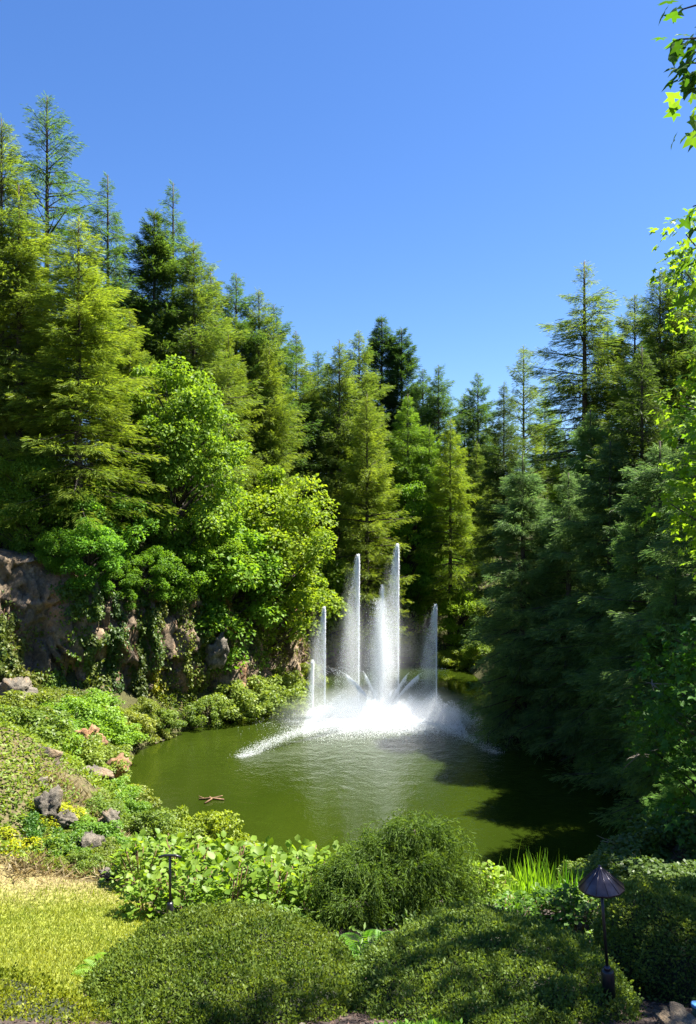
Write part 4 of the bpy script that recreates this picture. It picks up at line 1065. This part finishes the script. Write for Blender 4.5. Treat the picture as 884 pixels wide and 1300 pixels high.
# ------------------------------------------------------------------ hydrangeas
leafmesh = []
for i in range(3):
    V = OVAL[0].copy(); V[:, 2] += rng.normal(0, .03, len(V)); V[:, 1] *= rng.uniform(.85, 1.1)
    leafmesh.append(mesh_data('leaf', V * .125, OVAL[1], M['hydrangea'], True, {'v': np.full(len(V), [.2, .5, .9][i])}))
hydr = []
for i in range(3):
    n = 360
    u = norm(rng.normal(size=(n, 3)) + np.array([0, 0, .3])); u[:, 2] = np.abs(u[:, 2])
    p = u * (.45 + .55 * rng.random((n, 1))) * np.array([.52, .52, .78]) + np.array([0, 0, .1])
    d = u * np.array([1, 1, .25]) + rng.normal(0, .35, (n, 3)); d[:, 2] += .05
    bag = Bag(); bag.add(*stamp(OVAL, p, d, np.array([0, 0, 1.]) + .3 * u + rng.normal(0, .3, (n, 3)), .12 * (.6 + .6 * rng.random(n)), .12 * (.6 + .5 * rng.random(n))))
    st = Bag()
    for j in range(14):
        a = rng.random() * 6.28; r = rng.uniform(.1, .42); q = np.linspace(0, 1, 4)
        V, F = tube(np.stack([np.cos(a) * r * q, np.sin(a) * r * q, -.2 + q * rng.uniform(.75, 1.0)], 1), .008, 4); st.add(V, F)
    hydr.append((bag.mesh('hydrangea_foliage', M['hydrangea']), st.mesh('hydrangea_stem', M['twig'])))
def hydrangea(x, y, s, tint, label, zoff=0):
    o = empty('hydrangea_shrub', (x, y, gz(x, y) - .05 + zoff), rng.random() * 6.28, s)
    f, st = hydr[int(rng.integers(3))]
    link('foliage', f, o, tint); link('stem', st, o)
    for k in range(34):
        u = norm(rng.normal(size=3) + np.array([0, 0, .55])); u[2] = abs(u[2])
        lf = link('leaf', leafmesh[int(rng.integers(3))], o, tuple(np.array(tint) * rng.uniform(.85, 1.25)))
        lf.location = u * np.array([.54, .54, .80]) + np.array([0, 0, .1])
        dd = Vector((u[0], u[1], .1 + .3 * rng.normal())); dd.normalize()
        lf.rotation_euler = (rng.normal(0, .3), -math.asin(max(-1, min(1, dd.z))) + .1, math.atan2(u[1], u[0]) + rng.normal(0, .3))
        lf.scale = (rng.uniform(.8, 1.25),) * 3
    return tag(o, label, 'shrub', 'hydrangeas in the bed behind the hedge')
HL = 'large-leaved bright green hydrangea in the dense middle of the sunny bed'
for px, Y, s, lab in [
 (185, 8.9, .62, 'low hydrangea at the lawn corner, smallest of the sunny bed'), (178, 10.2, .8, 'hydrangea at the back lawn corner in front of the outcrop'),
 (238, 8.9, .8, 'hydrangea just behind the black stake light'), (232, 10.6, .95, HL), (290, 9.2, .85, HL), (285, 11.0, 1.0, HL), (340, 9.4, .85, HL),
 (330, 11.3, 1.05, HL), (385, 9.6, .85, 'hydrangea beside the weeping conifer in the sun'), (378, 11.4, 1.05, HL), (425, 11.2, 1.0, 'hydrangea half behind the weeping conifer'),
 (350, 12.8, 1.05, 'hydrangea at the pond end of the sunny bed'), (300, 12.6, 1.0, 'hydrangea at the pond side, next to the feathery golden shrub'), (210, 11.6, .9, 'hydrangea at the pond side, under the feathery yellow-green shrub')]:
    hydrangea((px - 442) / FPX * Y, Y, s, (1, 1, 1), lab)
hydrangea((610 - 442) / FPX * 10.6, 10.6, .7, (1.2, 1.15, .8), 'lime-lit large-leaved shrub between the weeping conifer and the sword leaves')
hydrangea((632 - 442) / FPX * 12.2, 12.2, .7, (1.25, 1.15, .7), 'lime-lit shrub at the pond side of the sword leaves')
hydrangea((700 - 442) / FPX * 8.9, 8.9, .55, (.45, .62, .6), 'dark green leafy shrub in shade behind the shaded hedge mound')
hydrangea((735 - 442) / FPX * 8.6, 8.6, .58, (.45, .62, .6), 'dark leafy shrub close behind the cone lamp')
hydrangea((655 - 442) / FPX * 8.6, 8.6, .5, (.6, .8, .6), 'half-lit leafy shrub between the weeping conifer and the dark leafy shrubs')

# ------------------------------------------------------------------ weeping conifer
def weeping(x, y, lobes, label, n_per=330):
    """thread-leaved conifer: limbs carry lobes, from each lobe strands arch out and hang"""
    o = empty('weeping_conifer', (x, y, gz(x, y) - .05))
    P_, Tg = [], []
    npt = 15; q = np.linspace(0, 1, npt)[None, :]
    w = Bag()
    for (lx_, ly_, lz, lr) in lobes:
        k = int(n_per * (lr / .4) ** 1.5)
        a = rng.random(k) * 6.28; r0 = rng.random(k) ** .7 * lr * .8
        ln = (.16 + .50 * rng.random(k) ** 1.5)[:, None] * (lr / .4) ** .5
        rr = r0[:, None] + ln * (.35 + .6 * rng.random((k, 1))) * np.sin(q * 1.8)
        zz = lz - .25 * (r0 / lr)[:, None] ** 2 * lr + rng.normal(0, .07, (k, 1)) + ln * ((.05 + .4 * rng.random((k, 1)) ** 2) * np.sin(q * 2.8) - .95 * q ** 1.7)
        aa = a[:, None] + .35 * q * rng.normal(0, 1, (k, 1))
        pts = np.stack([lx_ + np.cos(aa) * rr, ly_ + np.sin(aa) * rr, np.maximum(zz, .02)], 2)
        P_.append(pts.reshape(-1, 3)); Tg.append(np.gradient(pts, axis=1).reshape(-1, 3))
        V, F = tube([(0, 0, .1), (lx_ * .4, ly_ * .4, lz * .65), (lx_, ly_, lz * .96)], [.03, .02, .008], 6); w.add(V, F)
        for i in range(7):
            t = rng.random() * 6.28; e = lr * rng.uniform(.5, .9)
            V, F = tube([(lx_, ly_, lz * .9), (lx_ + np.cos(t) * e * .5, ly_ + np.sin(t) * e * .5, lz * .9 + .08), (lx_ + np.cos(t) * e, ly_ + np.sin(t) * e, lz * .9)], [.010, .008, .004], 5); w.add(V, F)
    pos = np.repeat(np.concatenate(P_), 2, 0); tg = np.repeat(np.concatenate(Tg), 2, 0)
    pos = pos + rng.normal(0, .008, pos.shape)
    d = norm(tg) + rng.normal(0, .42, tg.shape)
    bag = Bag(); bag.add(*stamp(KITE, pos, d, rng.normal(size=tg.shape) + np.array([0, 0, .6]), .055 * (.5 + .9 * rng.random(len(pos))), .010))
    link('foliage', bag.mesh('weeping_foliage', M['thread']), o, (1.0, 1.0, .9))
    V, F = tube([(0, 0, -.1), (.03, .02, .3), (0, 0, .7)], [.05, .04, .02], 7); w.add(V, F)
    link('trunk', w.mesh('weeping_trunk', M['bark'], True), o)
    tag(o, label, 'conifer', 'weeping conifers by the hedge')
weeping(.72, 9.5, [(lx_ * .86, ly_, lz * .80 + .07 * math.sin(9 * lx_), lr * .80) for lx_, ly_, lz, lr in [(.05, 0, 1.32, .32), (.35, .1, 1.22, .34), (-.35, -.05, 1.12, .34), (.1, -.35, .95, .42), (.55, -.2, .85, .36), (-.6, .0, .82, .34), (-.3, -.45, .72, .36), (.35, -.55, .6, .36)]],
        'dark weeping conifer with thread-like drooping foliage behind the hedge mounds')
weeping(.1, 9.1, [(0, 0, .66, .3), (-.22, .1, .55, .25), (.3, -.1, .6, .34), (0, -.35, .45, .34)], 'lower weeping conifer spreading towards the hydrangeas')

# ------------------------------------------------------------------ sword leaves and ferns
def blade_mesh(L):
    q = np.linspace(0, 1, 6); V = []
    for t in q: w = .011 * (1 - t ** 2.2) + .001; V += [[-w, .10 * L * t * t, L * t * (1 - .1 * t)], [w, .10 * L * t * t, L * t * (1 - .1 * t)]]
    F = [[2 * i, 2 * i + 1, 2 * i + 3, 2 * i + 2] for i in range(5)]
    return mesh_data('blade', V, F, M['blade'], True, {'v': np.full(12, rng.random())})
bms = [blade_mesh(l_) for l_ in (.5, .62, .75, .85)]
def sword(px, Y, label, n=30, s=1.0, tint=(1.15, 1.1, .8)):
    x = (px - 442) / FPX * Y; o = empty('sword_leaf_clump', (x, Y, gz(x, Y) - .04), 0, s)
    for i in range(n):
        b = link('blade', bms[i % 4], o, tuple(np.array(tint) * rng.uniform(.85, 1.2)))
        b.location = (rng.normal(0, .13), rng.normal(0, .13), 0); b.rotation_euler = (rng.normal(0, .16), rng.normal(0, .16), rng.random() * 6.28)
    tag(o, label, 'plant', 'sword-leaved plants in the glowing patch')
SL = 'clump of upright sword leaves in the middle of the glowing lime patch'
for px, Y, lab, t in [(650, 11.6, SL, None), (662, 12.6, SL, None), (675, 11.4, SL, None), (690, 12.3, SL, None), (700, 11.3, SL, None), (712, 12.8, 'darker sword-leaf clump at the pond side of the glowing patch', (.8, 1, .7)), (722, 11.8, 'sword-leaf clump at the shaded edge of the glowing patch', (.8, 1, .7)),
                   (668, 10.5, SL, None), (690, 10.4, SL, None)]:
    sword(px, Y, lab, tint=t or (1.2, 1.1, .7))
def fern(x, y, s, tint, label, n=9, lean=.9):
    o = empty('fern', (x, y, gz(x, y)), rng.random() * 6, s)
    q = np.linspace(0, 1, 20)
    for i in range(n):
        bag = Bag(); ax = np.stack([.34 * q, 0 * q, .42 * q - .34 * lean * q * q], 1)
        V, F = tube(ax, .004 * (1 - .8 * q), 4); bag.add(V, F)
        for sd_ in (-1, 1):
            dd = np.stack([.45 + 0 * q, sd_ + 0 * q, -.15 + 0 * q], 1)
            bag.add(*stamp(KITE, ax[2:], dd[2:], np.array([[0, 0, 1.]]) + 0 * dd[2:], (.13 * np.sin(np.pi * (q * .86 + .12)) + .01)[2:], .022))
        f = link('frond', bag.mesh('frond', M['blade']), o, tint)
        f.rotation_euler = (0, rng.normal(0, .12), i * 6.28 / n + rng.normal(0, .2)); f.scale = (rng.uniform(.8, 1.15),) * 3
    tag(o, label, 'fern', 'ferns between the hedges')
fern(-1.98, 6.55, .75, (1.3, 1.15, .6), 'bright yellow-green fern frond clump between lawn and sunny hedge mound')
fern(.2, 7.15, .95, (.9, 1.0, .8), 'small green fern in the dip between the two hedge mounds')

# ------------------------------------------------------------------ lamps
def part(name, VF, mat, parent, smooth=True):
    bag = Bag(); bag.add(*VF); return link(name, bag.mesh(name, M[mat], smooth), parent)
base = P(776, 1268, 5.45)
lx, ly = base[0], 5.45
lamp = empty('garden_lamp', (lx, ly, gz(lx, ly) - .03)); zt = P(763, 1100, 5.45)[2] - (gz(lx, ly) - .03)
lamp.rotation_euler = (0, -.075, .0)
part('stake', lathe([(.030, 0), (.030, .16), (.044, .165), (.044, .335), (.036, .345)], 16), 'black', lamp, False)
part('collar', lathe([(.024, .345), (.026, .36), (.014, .375)], 16), 'bronze', lamp, False)
part('stem', lathe([(.0115, .34), (.0115, zt - .12)], 12), 'black', lamp)
sh = part('lamp_shade', lathe([(.155, zt - .148), (.158, zt - .14), (.158, zt - .134), (.02, zt - .012), (.012, zt)], 12), 'bronze', lamp, False)
seam = Bag()
for i in range(12):
    a = 2 * math.pi * i / 12
    V, F = tube([(.158 * math.cos(a), .158 * math.sin(a), zt - .133), (.02 * math.cos(a), .02 * math.sin(a), zt - .010)], .0022, 4); seam.add(V, F)
link('seam', seam.mesh('seam', M['bronze']), sh)
part('finial', lathe([(.012, zt - .004), (.012, zt + .008), (.004, zt + .014)], 10), 'bronze', lamp)
tag(lamp, 'black garden lamp with a cone shade on a leaning stem between two shaded hedges', 'lamp')
Yl = 7.9; bl = P(216, 1190, Yl)
st = empty('stake_light', (bl[0], Yl, gz(bl[0], Yl) - .05)); zt2 = P(216, 1087, Yl)[2] - (gz(bl[0], Yl) - .05)
part('stake', lathe([(.030, 0), (.030, zt2 - .66 if zt2 > .75 else .1), (.036, zt2 - .65 if zt2 > .75 else .11), (.034, zt2 - .48), (.020, zt2 - .46)], 12), 'black', st, False)
part('stem', lathe([(.0135, zt2 - .47), (.0135, zt2 - .005)], 10), 'black', st)
V, F = tube([(-.115, 0, zt2 - .012), (-.05, 0, zt2 + .008), (.05, 0, zt2 + .008), (.115, 0, zt2 - .012)], .014, 8); part('crossbar', (V, F), 'black', st)
tag(st, 'thin black stake light with a short crossbar in front of the hydrangeas', 'lamp')
# small up-light and stone slab at the corner by the taller mound
p = P(884, 1262, 5.3); sl = empty('spot_light', (p[0] + .005, 5.3, gz(p[0], 5.3)))
M['bluerim'] = plain_mat('blue_rim', (.10, .28, .55), .35, c2=(.16, .40, .70), nscale=20)
M['greenbody'] = plain_mat('green_body', (.02, .06, .03), .5, c2=(.04, .10, .05), nscale=20)
part('body', lathe([(.022, -.02), (.032, .10)], 16), 'greenbody', sl); part('rim', lathe([(.034, .10), (.037, .105), (.037, .122), (.030, .124)], 16), 'bluerim', sl)
tag(sl, 'small garden spotlight with a blue rim under the taller hedge mound', 'spotlight')
p = P(862, 1292, 4.9)
rock((2.14, 4.9, gz(2.14, 4.9) + .0), (.26, .14, .05), 23, 'flat pale edging stone in the mulch in front of the taller hedge mound', group='stones in the mulch')
rock((-.30, 5.15, gz(-.30, 5.15) + .01), (.025, .02, .015), 24, 'tiny pale pebble on the mulch between the two mounds', sub=2, group='stones in the mulch')

# ------------------------------------------------------------------ mulch (nobody could count the chips)
mp_ = np.stack([rng.uniform(-2.2, 3, 16000), rng.uniform(4.4, 7, 16000)], 1); mp_ = mp_[poly_sd(mp_, LAWN) > .02]
mp_ = np.concatenate([mp_, terrain(mp_)[:, None] + .004], 1); n = len(mp_)
bag = Bag(); bag.add(*stamp(KITE, mp_, np.concatenate([rng.normal(size=(n, 2)), .15 * rng.normal(size=(n, 1))], 1), np.array([[0, 0, 1.]]) + rng.normal(0, .35, (n, 3)), .04 * (.4 + rng.random(n)), .012))
M['mulch'] = leaf_mat('bark_chips', (.030, .020, .015), (.13, .085, .065), .02, rough=.9, nscale=9)
tag(link('bark_mulch', bag.mesh('bark_mulch', M['mulch'])), 'brown bark mulch between the hedge mounds', 'mulch', kind='stuff')

# ------------------------------------------------------------------ maples on the near bank
mid = broadleaf('maple_near', 12, 2.5, .22, 120, 54, .20, MAPLE, M['maple'], cr=(.4, .75), trunk_r=.18, shell=.45)
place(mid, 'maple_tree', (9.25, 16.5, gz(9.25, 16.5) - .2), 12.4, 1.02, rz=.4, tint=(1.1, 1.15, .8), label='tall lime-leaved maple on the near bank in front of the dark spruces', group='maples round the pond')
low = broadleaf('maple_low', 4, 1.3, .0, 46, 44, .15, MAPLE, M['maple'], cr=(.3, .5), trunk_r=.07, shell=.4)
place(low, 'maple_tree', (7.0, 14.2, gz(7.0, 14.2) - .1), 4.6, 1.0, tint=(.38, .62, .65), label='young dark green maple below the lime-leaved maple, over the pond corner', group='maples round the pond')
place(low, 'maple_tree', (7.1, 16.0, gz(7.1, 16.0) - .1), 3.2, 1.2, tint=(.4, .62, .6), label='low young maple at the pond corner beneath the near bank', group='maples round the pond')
big = broadleaf('maple_shade', 9.5, 2.9, .42, 60, 52, .20, MAPLE, M['maple'], cr=(.45, .8), trunk_r=.2, lean=(-.6, 0), shell=.4)
nm = place(big, 'maple_tree', (7.8, 7.8, gz(7.8, 7.8) - .2), 10.2, 1.0, rz=0, tint=(.9, 1.0, .9), label='maple beside the path whose bough hangs into the upper sky', group='maples round the pond')
# the bough with single large leaves that reaches in from that maple
S_ = nm.scale[2]; o0 = np.array(nm.location)
mleaf = [mesh_data('leaf', MAPLE[0] * np.array([1, 1, 1]) * k, MAPLE[1], M['maple'], False, {'v': np.full(len(MAPLE[0]), .3)}) for k in (.13, .155)]
def bough(p1, p0, n, spread):
    p1, p0 = np.array(p1), np.array(p0); q = np.linspace(0, 1, 8)[:, None]
    pts = p0 + (p1 - p0) * q + np.array([0, 0, .35]) * np.sin(q * np.pi)
    V, F = tube((pts - o0) / np.array(nm.scale), np.linspace(.03, .005, 8), 6); bag = Bag(); bag.add(V, F); link('bough', bag.mesh('bough', M['bark'], True), nm)
    for i in range(n):
        t = 1 - .4 * rng.random() ** 1.3; c = p0 + (p1 - p0) * t + np.array([0, 0, .35]) * math.sin(t * math.pi)
        c = c + rng.normal(0, spread, 3) * np.array([1, 1, 1.0]) + np.array([0, 0, -.08])
        lf = link('leaf', mleaf[i % 2], nm, tuple(np.array((.42, .62, .55)) * rng.uniform(.8, 1.2)))  # leaves tinted darker than the crown to paint the bough in shade
        lf.location = (c - o0) / np.array(nm.scale)
        lf.rotation_euler = (rng.normal(0, .5), R(38) + rng.normal(0, .35), math.pi + rng.normal(0, .9))
bough(P(862, 50, 6.0), (4.9, 7.2, 13.6), 46, .11)
bough(P(866, 12, 6.2), (4.9, 7.2, 14.3), 40, .13)
bough(P(872, 80, 6.1), (4.9, 7.1, 13.2), 26, .09)
bough(P(886, 200, 6.3), (4.9, 7.2, 13.0), 12, .10)
bough(P(880, 262, 7.0), (5.2, 7.4, 12.6), 10, .10)
